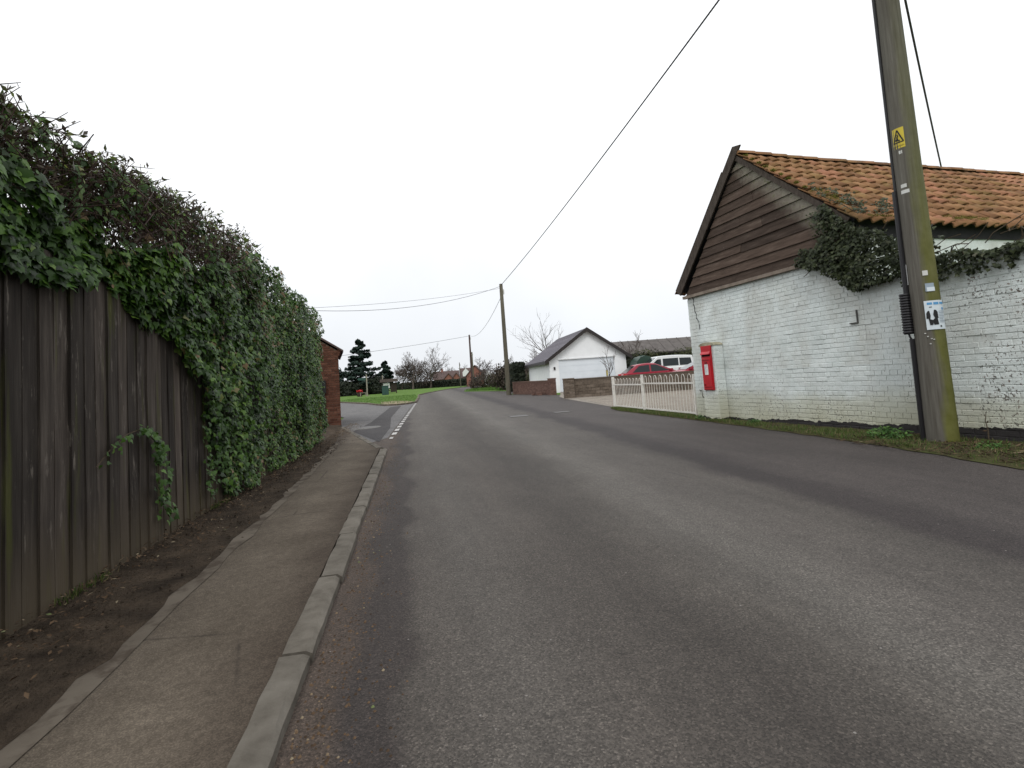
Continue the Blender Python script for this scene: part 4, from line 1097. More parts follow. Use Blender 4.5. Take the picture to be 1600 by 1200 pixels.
for i in bigi:
    o = obj("leaf", lvb[min(4, int(rr[i] * 5))], M['barn_ivy'], t)
    o.matrix_basis = Matrix.Translation(Vector(A_[i])) @ Matrix([list(r_) for r_ in mt[i]]).to_4x4() @ Matrix.Scale(float(sz[i]), 4)
b = B()
for k_ in range(26):
    x = random.uniform(3.2, 6.2); z = random.uniform(2.15, 2.5) if x > 4.8 else random.uniform(2.3, 3.0)
    pts = [Vector((x - 4.2, random.uniform(-.1, .1), z - 2.2))]
    for _ in range(5): pts.append(pts[-1] + Vector((random.gauss(.05, .08), random.gauss(0, .03), random.gauss(.02, .07))))
    b.tube(pts, .006, 4)
stuff(b.build("stems", M['stem'], t))
# thin sprays of ivy over the tiles and boards
t2 = thing("roof_ivy", "thin trailing ivy sprays lying over the lower corner of the pantile roof", "ivy", BA + Vector((math.cos(BROT), math.sin(BROT), 0)) * 4.0 + Vector((0, 0, 3.2)), BROT)
A_ = []; b = B(); off = Vector((4.0, 0, 3.2))
for (d0, y0, d1, y1) in ((SL - .05, .15, SL - .75, .5), (SL - .1, .5, SL - .55, 1.05), (SL - .35, .35, SL - .9, .25), (SL - .25, .8, SL - .32, 1.5), (SL - .15, 1.1, SL - .5, 1.75), (SL, .0, SL - 1.1, -.02)):
    pts = [roofp(d0 + (d1 - d0) * f + random.gauss(0, .03), y0 + (y1 - y0) * f + random.gauss(0, .03), .06) - off for f in [q_ / 7 for q_ in range(8)]]
    b.tube(pts, .006, 4)
    for p in pts:
        for _ in range(9): A_.append((p.x + random.gauss(0, .035), p.y + random.gauss(0, .045), p.z + random.uniform(0, .07)))
for _ in range(120):
    z = random.uniform(2.9, 3.5); A_.append((3.62 + random.gauss(0, .07) - (z - 2.9) * .1 - 4.0, random.uniform(-.12, -.06), z - 3.2))
b.build("stem", M['stem'], t2)
A_ = np.array(A_); k = len(A_)
stuff(obj("ivy_foliage", scatter("ivy_foliage", IVY, A_, frames(np.tile([[.6, -.5, .8]], (k, 1)), rng.normal(0, 1, (k, 3)), .4), rng.uniform(.03, .055, k), np.clip(rng.beta(3, 2, k), 0, .97)), M['barn_ivy'], t2))

# ------------------------------------------------------------------ post box in its pillar
pil = thing("brick_pillar", "white painted round-shouldered brick pillar holding the post box against the barn", "pillar", BA + Vector((math.cos(BROT), math.sin(BROT), 0)) * .56, BROT)
PW, PD, PH = .46, .23, 1.56
b = B(); b.box(.006, PW - .006, -PD + .006, -.012, -.1, PH); pb_ = b.build("core", M['painted'], pil)
row = 0; z = 0.0
hm = BM[.1035]; fm = BM[.2165]
while z + .075 < PH + .01:
    L = (fm, fm) if row % 2 == 0 else (hm, fm, hm)
    x = .007
    for me in L:
        w = .2165 if me is fm else .1035
        o = obj("brick", me, M['painted'], pb_, (x, -PD + random.gauss(0, .0015), z)); x += w + .006
    o = obj("brick", fm, M['painted'], pb_, (PW + random.gauss(0, .0015), -PD + .004, z)); o.rotation_euler = (0, 0, R(90))
    row += 1; z += .0755
b = B(); n = 8
pr = [(0, 0), (0, PH)] 
prof = [(PW * .5 + (PW * .5 + .012) * math.cos(math.pi * k / n), PH - .01 + .075 * math.sin(math.pi * k / n)) for k in range(n + 1)]
b.prism([(x, -PD - .012, z) for x, z in prof], (0, PD, 0)); b.build("cap", M['mossy_cap'], pil)

box = thing("post_box", "red cast iron wall post box with white notice plate set in the white pillar", "post box", BA + Vector((math.cos(BROT), math.sin(BROT), 0)) * .635 + Vector((.995, .1, 0)) * (-PD) + Vector((0, 0, .63)), BROT)
W_, H_ = .32, .92
b = B(); b.box(0, W_, -.035, .0 - .006, 0, H_)
body = b.mesh("body"); bm = bmesh.new(); bm.from_mesh(body); bmesh.ops.bevel(bm, geom=[e for e in bm.edges], offset=.008, segments=2, affect='EDGES'); bm.to_mesh(body); bm.free()
body = obj("body", body, M['post_red'], box)
b = B(); b.prism([(.02, -.036, .80), (.02, -.072, .750), (.02, -.072, .738), (.02, -.036, .76)], (W_ - .04, 0, 0)); b.build("hood", M['post_red'], box)
b = B(); b.box(.035, W_ - .035, -.041, -.036, .70, .742); b.build("slot", M['slot'], box)
b = B(); b.box(.03, W_ - .03, -.05, -.036, .065, .66)
dm = b.mesh("door"); bm = bmesh.new(); bm.from_mesh(dm); bmesh.ops.bevel(bm, geom=[e for e in bm.edges], offset=.005, segments=1, affect='EDGES'); bm.to_mesh(dm); bm.free()
door = obj("door", dm, M['post_red'], box)
b = B(); b.box(.05, W_ - .05, -.056, -.0505, .615, .632); b.build("raised_bar", M['post_dark'], door)
b = B(); b.box(.125, .195, -.058, -.0505, .545, .59); b.build("raised_mark", M['post_dark'], door)
b = B(); b.box(.11, .215, -.058, -.0505, .32, .535); pp = b.build("notice_plate", M['enamel'], box)
b = B()
for k in range(6): b.box(.122, .20 - .02 * (k % 3), -.0598, -.0583, .50 - k * .028, .508 - k * .028)
b.build("printed_lines", M['greyink'], pp)
b = B(); b.tube([(.075, -.0505, .12), (.075, -.062, .12)], .022, 12); b.build("lock", M['post_dark'], box)
b = B(); b.box(.02, W_ - .02, -.045, -.0355, .02, .04); b.build("foot_bar", M['post_red'], box)

# ------------------------------------------------------------------ near telegraph pole with its fittings
PX, PY = 6.36, 5.2
pole = thing("telegraph_pole", "mossy wooden telegraph pole with yellow danger sign and poster beside white wall", "pole", (PX, PY, 0))
zs = [-.2, 0, .6, 1.5, 2.5, 3.5, 4.5, 5.5, 6.5, 7.5, 8.4]
def prad(z): return .165 - .0068 * max(z, 0)
b = B(); b.tube([(.012 * smooth_noise(z * .4, 1), .012 * smooth_noise(z * .4, 7), z) for z in zs], [prad(z) + .004 * smooth_noise(z, 3) for z in zs], 28); b.build("shaft", M['pole'], pole, True)
cdir = math.atan2(-PY, -PX)       # direction toward the road corner where the camera stands
def patch_on_pole(name, mat, a0, a1, z0, z1, parent, off=.006, n=10, shear=0.0):
    q = B()
    for i in range(n + 1):
        a = R(a0 + (a1 - a0) * i / n) + cdir
        for z in (z0, z1):
            zz = z + shear * i / n
            q.v.append(((prad(zz) + off) * math.cos(a), (prad(zz) + off) * math.sin(a), zz))
    q.f = [(2 * i, 2 * i + 2, 2 * i + 3, 2 * i + 1) for i in range(n)]
    return q.build(name, mat, parent, True)
def on_pole(a, z, off): 
    a_ = R(a) + cdir; r = prad(z) + off; return (r * math.cos(a_), r * math.sin(a_), z)
# positive angle = towards the right in the picture
sg_ = patch_on_pole("danger_sign", M['yellow'], -54, 0, 3.71, 3.97, pole, .005)
def strip(pts, w, name, mat, parent, off):
    q = B()
    for (a0, z0), (a1, z1) in zip(pts, pts[1:]):
        da, dz = (a1 - a0), (z1 - z0); k = 400.0
        L = math.hypot(da / k, dz); ox, oz = -dz / L * w, da / k / L * w
        m = 4
        for j in range(m):
            f0, f1 = j / m, (j + 1) / m
            A0, Z0, A1, Z1 = a0 + da * f0, z0 + dz * f0, a0 + da * f1, z0 + dz * f1
            q.add([on_pole(A0 - ox * k, Z0 - oz, off), on_pole(A1 - ox * k, Z1 - oz, off), on_pole(A1 + ox * k, Z1 + oz, off), on_pole(A0 + ox * k, Z0 + oz, off)], [(0, 1, 2, 3)])
    return q.build(name, mat, parent)
strip([(-49, 3.785), (-28, 3.945), (-5, 3.785), (-49, 3.785)], .007, "triangle", M['ink'], sg_, .008)
strip([(-29, 3.89), (-26, 3.86), (-31, 3.85), (-26, 3.82)], .006, "bolt", M['ink'], sg_, .009)
strip([(-39, 3.81), (-34, 3.83), (-28, 3.81), (-19, 3.803)], .008, "falling_figure", M['ink'], sg_, .009)
# the line of words under the triangle
tc = bpy.data.curves.new("words", 'FONT'); tc.body = "DANGER OF DEATH"; tc.size = .026; tc.align_x = 'CENTER'
to = bpy.data.objects.new("words", tc); COL.objects.link(to)
bpy.context.view_layer.update()
wm = bpy.data.meshes.new_from_object(to.evaluated_get(bpy.context.evaluated_depsgraph_get()))
bpy.data.objects.remove(to)
for v in wm.vertices: v.co = on_pole(-27 + v.co.x / (prad(3.75) + .009) * 57.3 * .52, 3.73 + v.co.y, .009)
wm.name = "words"; obj("words", wm, M['ink'], sg_)
patch_on_pole("number_tag", M['tag_white'], -32, -16, 3.635, 3.675, pole, .005)
patch_on_pole("number_tag", M['tag_white'], -40, -14, 3.20, 3.245, pole, .005)
patch_on_pole("number_tag", M['tag_white'], -42, -6, 3.125, 3.17, pole, .005)
patch_on_pole("paper_scrap", M['tag_white'], 2, 22, 2.06, 2.12, pole, .005)
ps = patch_on_pole("torn_notice", M['greyink'], 6, 40, 1.86, 1.96, pole, .005)
patch_on_pole("notice_paper", M['paper'], 11, 41, 1.86, 1.91, ps, .008)
PA, PZ = 14, -.13       # the poster sits low and wraps to the right
_patch, _onp = patch_on_pole, on_pole
def patch_on_pole(name, mat, a0, a1, z0, z1, parent, off=.006, n=10): return _patch(name, mat, a0 + PA, a1 + PA, z0 + PZ, z1 + PZ, parent, off, n)
def on_pole(a, z, off): return _onp(a + PA, z + PZ, off)
po = patch_on_pole("poster", M['paper'], -20, 72, 1.52, 1.875, pole, .006, 14)
patch_on_pole("title_band", M['blueink'], -10, 8, 1.825, 1.852, po, .009)
patch_on_pole("title_band", M['blueink'], 13, 34, 1.822, 1.852, po, .009)
patch_on_pole("title_band", M['blueink'], 39, 66, 1.825, 1.85, po, .009)
patch_on_pole("title_dot", M['blueink'], 48, 60, 1.755, 1.785, po, .009)
def pole_poly(name, pts, mat, parent, off):
    q = B(); q.poly([on_pole(a, z, off) for a, z in pts]); return q.build(name, mat, parent)
pole_poly("dark_coat", [(-17, 1.655), (-16, 1.72), (-11, 1.748), (-5, 1.752), (-2, 1.69), (-7, 1.60), (-10, 1.655)], M['ink'], po, .010)
pole_poly("dark_coat", [(26, 1.655), (25, 1.73), (20, 1.755), (12, 1.76), (7, 1.70), (12, 1.66), (20, 1.655)], M['ink'], po, .010)
pole_poly("dark_coat", [(-10, 1.655), (-7, 1.575), (3, 1.575), (5, 1.60), (8, 1.575), (25, 1.578), (22, 1.655), (12, 1.66), (5, 1.635)], M['ink'], po, .0115)
patch_on_pole("hair_shape", M['ink'], -4, 6, 1.79, 1.80, po, .009)
for k in range(8): patch_on_pole("text_line", M['greyink'], 30, 66 - 6 * (k % 3), 1.735 - k * .019, 1.742 - k * .019, po, .009)
patch_on_pole("small_logo", M['ink'], 30, 38, 1.545, 1.565, po, .009)
patch_on_pole, on_pole = _patch, _onp
b = B()
for a, z in ((-14, 1.35), (-6, 1.31), (6, 1.28), (14, 1.27), (0, 1.22)):
    p = on_pole(a, z, .004); b.box(p[0] - .006, p[0] + .006, p[1] - .006, p[1] + .006, z - .006, z + .006)
stuff(b.build("drawing_pins", M['tag_white'], pole))
# black cable guard up the left side and the ribbed joint closure
def side_pt(a, z, off): return Vector(on_pole(a, z, off))
b = B(); zz = [0, .6, 1.3]; b.tube([side_pt(-84, z, .02) for z in zz], .028, 8); b.build("cable_guard", M['rubber'], pole)
b = B(); b.tube([side_pt(-84, z, .024) for z in (1.86, 2.3, 3.2)], .030, 8); b.build("cable_guard", M['rubber'], pole)
b = B(); b.tube([side_pt(-84, z, .012) for z in (2.9, 4, 5, 6, 7, 8.1)], .021, 8); b.build("feed_cable", M['cable'], pole)
zz = [1.36]; rr_ = [.05]; z = 1.37
while z < 1.86: zz += [z, z + .012, z + .016, z + .03]; rr_ += [.052, .062, .062, .052]; z += .034
b = B(); b.tube([side_pt(-86, z, .045) for z in zz], rr_, 14); b.build("joint_closure", M['rubber'], pole)
b = B(); b.tube([side_pt(-86, 1.40, .05), side_pt(-80, 1.33, .04), side_pt(-82, 1.28, .02)], .012, 6); b.build("tail_cable", M['cable'], pole)
patch_on_pole("pale_strip", M['enamel'], -74, -66, 1.98, 2.24, pole, .004, 3)
b = B(); b.tube([(0, 0, 8.4), (0, 0, 8.5)], [prad(8.4) + .02, .03], 16); b.build("pole_cap", M['iron'], pole)

# weeds and grass on the verge
def grass_patch(name, label, pts, hmin, hmax, mat, cat="grass"):
    A_ = np.array(pts); k = len(A_)
    az_ = rng.uniform(0, 6.28, k)
    nrm = np.stack([np.cos(az_), np.sin(az_), np.full(k, .25)], 1)
    up = np.stack([-.35 * np.cos(az_), -.35 * np.sin(az_), np.ones(k)], 1)
    o = obj(name, scatter(name, BLADE, A_, frames(nrm, up, .3), rng.uniform(hmin, hmax, k), rng.random(k)), mat)
    return stuff(tag(o, label, cat))
pts = []
while len(pts) < 15000:
    y = random.uniform(2.6, 15.2); xl = interp(y, [(2, 5.3), (3.6, 5.42), (5.2, 5.70), (7.6, 5.86), (10, 5.92), (14.3, 5.94), (15.2, 6.1)]); xr = 6.24 + (10.45 - y) * .1 - .04 if y < 10.4 else 6.42
    x = random.uniform(xl, xr)
    dn = .55 + .9 * smooth_noise(x * 2.2, y * 2.2, 3)
    if y < 5.0: dn *= .4
    if y > 5 and x > xr - .22: dn *= .12
    if y > 10.4: dn += .3
    if random.random() < dn: pts.append((x, y, .015))
grass_patch("verge_grass", "short green and straw-coloured grass on the verge below the white wall", pts, .025, .075, M['grass'])
def weed(label, x, y, rad, n_, s0, s1, h):
    t = thing("weed", label, "weed", (x, y, .02))
    A_ = [];
    for _ in range(n_):
        a = random.uniform(0, 6.28); r_ = rad * random.random() ** .6
        A_.append((r_ * math.cos(a), r_ * math.sin(a), h * random.random() * (1 - .5 * r_ / rad) + .01))
    A_ = np.array(A_); k = len(A_)
    stuff(obj("leaves", scatter("leaves", LEAF, A_, frames(np.tile([[0., -.3, 1.]], (k, 1)), A_ * np.array([[3, 3, 0]]) + rng.normal(0, .3, (k, 3)), .4), rng.uniform(s0, s1, k), rng.random(k)), M['weed'], t))
    b = B()
    for _ in range(8):
        a = random.uniform(0, 6.28); b.tube([(0, 0, 0), (rad * .4 * math.cos(a), rad * .4 * math.sin(a), h * .8)], .003, 4)
    stuff(b.build("stalks", M['weed'], t))
weed("bright green leafy weed clump growing at the foot of the telegraph pole", 6.18, 5.75, .22, 360, .035, .07, .16)
weed("small green weed at the foot of the wall right of the post box", 6.10, 8.35, .13, 120, .03, .055, .09)
weed("tuft of weed at the foot of the post box pillar", 5.98, 9.95, .10, 90, .03, .05, .10)
weed("sparse low weed on the brown verge at the right edge", 6.25, 4.55, .15, 90, .03, .05, .06)
t = thing("plant_stalk", "single bare brown stalk standing against the flaking white wall", "plant", (6.72, 4.95, .02))
b = B(); b.tube([(0, 0, 0), (.01, .0, .12), (.0, .01, .24), (.015, .0, .33)], [.008, .007, .005, .003], 6); b.build("stem", M['stem'], t)
A_ = np.array([(.01, 0, .2), (.0, .01, .28), (.015, 0, .33), (0, 0, .12)]); stuff(obj("leaves", scatter("leaves", LEAF, A_, frames(rng.normal(0, 1, (4, 3)), rng.normal(0, 1, (4, 3)), .1), np.full(4, .05), np.full(4, .4)), M['litter'], t))
k = 1100; dy = rng.uniform(2.8, 6.0, k); dx = rng.uniform(5.5, 6.6, k)
stuff(tag(obj("dry_stems", scatter("dry_stems", BLADE, np.stack([dx, dy, np.full(k, .03)], 1), frames(np.tile([[0., 0, 1.]], (k, 1)), rng.normal(0, 1, (k, 3)) * np.array([[1, 1, .1]]), .15), rng.uniform(.035, .12, k), rng.beta(1.3, 2.4, k)), M['litter']), "flattened dry brown stems on the verge right of the telegraph pole", "dry stems"))

# ================================================================== WHITE HOOPED RAILINGS
ra, rb_ = Vector((6.30, 15.3, .02)), Vector((6.31, 10.62, .02))
rl = thing("hooped_railing", "white bow-top metal railing between the driveway and the barn", "railing", ra, math.atan2((rb_ - ra).y, (rb_ - ra).x))
LR = (rb_ - ra).length; mid = 2.06
def hoopset(x0, x1, n_, hr):
    p = (x1 - x0) / n_
    for k in range(n_):
        a, c = x0 + p * (k + .25), x0 + p * (k + .75); r_ = (c - a) / 2
        pts = [(a, 0, .06), (a, 0, hr)] + [((a + c) / 2 - r_ * math.cos(math.pi * j / 8), 0, hr + (r_ + .03) * math.sin(math.pi * j / 8)) for j in range(1, 8)] + [(c, 0, hr), (c, 0, .06)]
        b = B(); b.tube(pts, .0062, 6); b.build("hoop", M['rail_white'], rl)
hoopset(.06, mid - .04, 9, .82); hoopset(mid + .06, LR - .03, 9, .86)
for x, w, h in ((0, .035, .95), (mid, .028, .98)):
    b = B(); b.box(x - w, x + w, -w, w, -.05, h); b.prism([(x - w, -w, h), (x + w, -w, h), (x + w, w, h), (x - w, w, h)], (0, 0, .012)); b.build("post", M['rail_white'], rl)
b = B(); b.box(LR - .02, LR + .02, -.02, .02, -.05, .95); b.build("post", M['rail_white'], rl)
for x0, x1, z in ((.036, mid - .03, .72), (mid + .03, LR - .021, .75), (.036, mid - .03, .07), (mid + .03, LR - .021, .07)):
    b = B(); b.box(x0, x1, -.021, -.0085, z - .018, z + .018); b.build("rail", M['rail_white'], rl)

# ================================================================== LOW WALLS BY THE GARAGE
def brick_run(parent, L, h, D, mat, maxn, bl=.215, bh=.065, jit=.003, cop=None):
    """free-standing wall along local +x, its near face at y=0"""
    items = []; row = 0; z = 0.0
    while z + bh <= h + .001:
        x = 0.0
        if row % 2: items.append((0.003, z, bl / 2 - .009)); x = bl / 2
        while x + bl <= L + .001: items.append((x + .003, z, bl - .009)); x += bl
        if L - x > .05: items.append((x + .003, z, L - x - .006))
        row += 1; z += bh + .010
    rest = B(); cache = {}
    for i, (x, z, l) in enumerate(items):
        y = random.gauss(0, jit)
        if i < maxn:
            key = round(l, 3)
            if key not in cache: cache[key] = brick_mesh(l, bh, .06, .006)
            obj("brick", cache[key], mat, parent, (x, y, z))
        else: rest.box(x, x + l, y, .05, z, z + bh)
    if rest.v: stuff(rest.build("more_bricks", mat, parent))
def lowwall(name, label, p, q, h, D, mat, maxn, bl, bh, jit=.003, capmat=None):
    p, q = Vector((*p, 0)), Vector((*q, 0)); d = q - p; L = d.length
    t = thing(name, label, "wall", p, math.atan2(d.y, d.x))
    b = B(); b.box(.006, L - .006, .012, D, -.1, h - .005); co = b.build("core", M['mortar'] if mat != M['block'] else mat, t)
    brick_run(co, L, h - .05, D, mat, maxn, bl, bh, jit)
    b = B(); x = 0
    while x < L - .02:
        w = min(.45, L - x); b.box(x + .003, x + w - .003, -.012, D + .012, h - .045, h + random.uniform(.0, .008)); x += w
    b.build("coping", capmat or mat, t)
    return t
def pier(label, x, y, rz, w, h, mat):
    t = thing("brick_pier", label, "pier", (x, y, 0), rz)
    b = B(); b.box(-w / 2 + .012, w / 2 - .012, -w / 2 + .012, w / 2 - .012, -.1, h - .05); c = b.build("core", M['mortar'], t)
    z = 0; row = 0; cache = brick_mesh(w - .004, .065, .05, .005); hc = brick_mesh(w / 2 - .004, .065, .05, .005)
    while z + .075 < h - .04:
        for k in range(4):
            a = k * math.pi / 2
            if (row + k) % 2:
                for xx in (-w / 2 + .002, .002):
                    o = obj("brick", hc, mat, c); o.matrix_basis = Matrix.Rotation(a, 4, 'Z') @ Matrix.Translation((xx, -w / 2 + random.gauss(0, .002), z))
            else:
                o = obj("brick", cache, mat, c); o.matrix_basis = Matrix.Rotation(a, 4, 'Z') @ Matrix.Translation((-w / 2 + .002, -w / 2 + random.gauss(0, .002), z))
        z += .075; row += 1
    b = B(); b.box(-w / 2 - .02, w / 2 + .02, -w / 2 - .02, w / 2 + .02, h - .05, h); b.build("cap", mat, t)
lowwall("brick_wall", "low brown brick wall in front of the white garage", (7.45, 37.3), (8.44, 30.45), .90, .22, M['brownbrick'], 300, .225, .065)
pier("brown brick pier ending the low wall left of the garage opening", 8.50, 30.25, R(-80), .38, 1.02, M['brownbrick'])
pier("squat weathered brick pier right of the garage opening", 7.72, 24.45, R(-12), .52, .98, M['block'])
lowwall("block_wall", "low rough brown block wall with the parked cars behind it", (7.93, 24.34), (15.2, 22.75), .93, .20, M['block'], 200, .44, .14, .012)
t = thing("rubble_heap", "small heap of dark rubble against the low brick wall", "rubble", (7.95, 31.5, 0))
for k in range(7):
    b = B(); s = random.uniform(.10, .2); x, y, z = random.gauss(0, .12), random.gauss(0, .3), s * .5 + random.uniform(0, .08)
    b.hexa([(x + sx * s * random.uniform(.7, 1), y + sy * s * random.uniform(.7, 1), z + sz_ * s * .5 * random.uniform(.7, 1.1)) for sx, sy, sz_ in ((-1, -1, -1), (1, -1, -1), (1, 1, -1), (-1, 1, -1), (-1, -1, 1), (1, -1, 1), (1, 1, 1), (-1, 1, 1))])
    b.build("rubble_piece", M['brownbrick'], t)

# ================================================================== WHITE GARAGE
gA, gB = Vector((9.50, 34.10, 0)), Vector((15.0, 33.75, 0))
ga = thing("garage", "white rendered double garage with slate roof and dark barge boards", "garage", gA, math.atan2((gB - gA).y, (gB - gA).x))
GWd = (gB - gA).length; GLn = 8.6; GE, GA2 = 2.32, 4.22
b = B()
dl, dr_, dh = .66, 4.66, 2.22
# wall with a real door opening: pieces round it, then sides and back
b.prism([(0, 0, -.1), (dl, 0, -.1), (dl, 0, dh), (0, 0, dh)], (0, .2, 0))
b.prism([(dr_, 0, -.1), (GWd, 0, -.1), (GWd, 0, dh), (dr_, 0, dh)], (0, .2, 0))
b.prism([(0, 0, dh), (GWd, 0, dh), (GWd, 0, GE), (GWd / 2, 0, GA2), (0, 0, GE)], (0, .2, 0))
b.box(0, .2, .2, GLn, -.1, GE); b.box(GWd - .2, GWd, .2, GLn, -.1, GE)
b.prism([(.2, GLn - .2, -.1), (GWd - .2, GLn - .2, -.1), (GWd - .2, GLn - .2, GE), (GWd / 2, GLn - .2, GA2 - .15), (.2, GLn - .2, GE)], (0, .199, 0))
b.build("wall", M['garage_white'], ga)
dr = B(); dr.box(dl + .004, dr_ - .004, .10, .14, .0, dh - .004); dr = dr.build("door", M['garage_door'], ga)
for k in range(5):
    b = B(); b.box(dl + .01, dr_ - .01, .085, .0985, .02 + k * .436, .44 + k * .436); b.build("door_panel", M['garage_door'], dr)
b = B(); b.box(dl - .06, dr_ + .06, -.03, -.004, dh, dh + .09); b.build("lintel_trim", M['garage_white'], ga)
rs = (GA2 - GE) / (GWd / 2)
rf = B()
for sgn in (-1, 1):
    xe = -.30 if sgn < 0 else GWd + .30; ze = GE - .30 * rs
    rf.prism([(GWd / 2, -.28, GA2 + .02), (xe, -.28, ze + .02), (xe, -.28, ze + .08), (GWd / 2, -.28, GA2 + .09)], (0, GLn + .5, 0))
rf = rf.build("roof", M['slate'], ga)
for sgn in (-1, 1):
    rows_ = 14
    for k in range(rows_):
        f0, f1 = k / rows_, (k + 1.12) / rows_
        xe = -.30 if sgn < 0 else GWd + .30; ze = GE - .30 * rs + .08
        A0 = Vector((GWd / 2, -.27, GA2 + .092)).lerp(Vector((xe, -.27, ze)), f0); A1 = Vector((GWd / 2, -.27, GA2 + .092)).lerp(Vector((xe, -.27, ze)), min(1, f1))
        up_ = Vector((0, 0, .006)); up2 = Vector((0, 0, .02))
        b = B(); b.prism([A0 + up_ * .3, A1 + up2 * .5, A1 + up2, A0 + up_], (0, GLn + .48, 0)); b.build("slate_course", M['slate'], rf)
for sgn in (-1, 1):
    xe = -.36 if sgn < 0 else GWd + .36; ze = GE - .36 * rs
    b = B(); b.prism([(GWd / 2, -.33, GA2 - .13), (xe, -.33, ze - .13), (xe, -.33, ze + .12), (GWd / 2, -.33, GA2 + .14)], (0, .045, 0)); b.build("barge_board", M['fascia'], ga)
    b = B(); x0 = xe if sgn < 0 else xe - .06; b.box(x0, x0 + .06, -.284, GLn + .2, ze - .10, ze + .07); b.build("gutter", M['fascia'], ga)
b = B(); b.box(.28, .40, -.06, -.003, 1.55, 1.75); b.build("wall_lamp", M['fascia'], ga)

# green tank beside the garage
t = thing("oil_tank", "rounded dark green oil tank between the garage and the cars", "tank", (15.55, 32.4, 0), R(-10))
b = B(); prof = [(-.65, .3), (-.7, .6), (-.68, 1.3), (-.55, 1.75), (-.3, 2.0), (0, 2.08), (.3, 2.0), (.55, 1.75), (.68, 1.3), (.7, .6), (.65, .3)]
b.prism([(x, -.9, z) for x, z in prof], (0, 1.8, 0)); b.build("tank_body", M['tank'], t)
b = B(); b.tube([(0, 0, 2.07), (0, 0, 2.14)], .14, 12); b.build("lid", M['tank'], t)
b = B(); b.box(-.75, .75, -.95, .95, 0, .29); b.build("plinth", M['ring'], t)

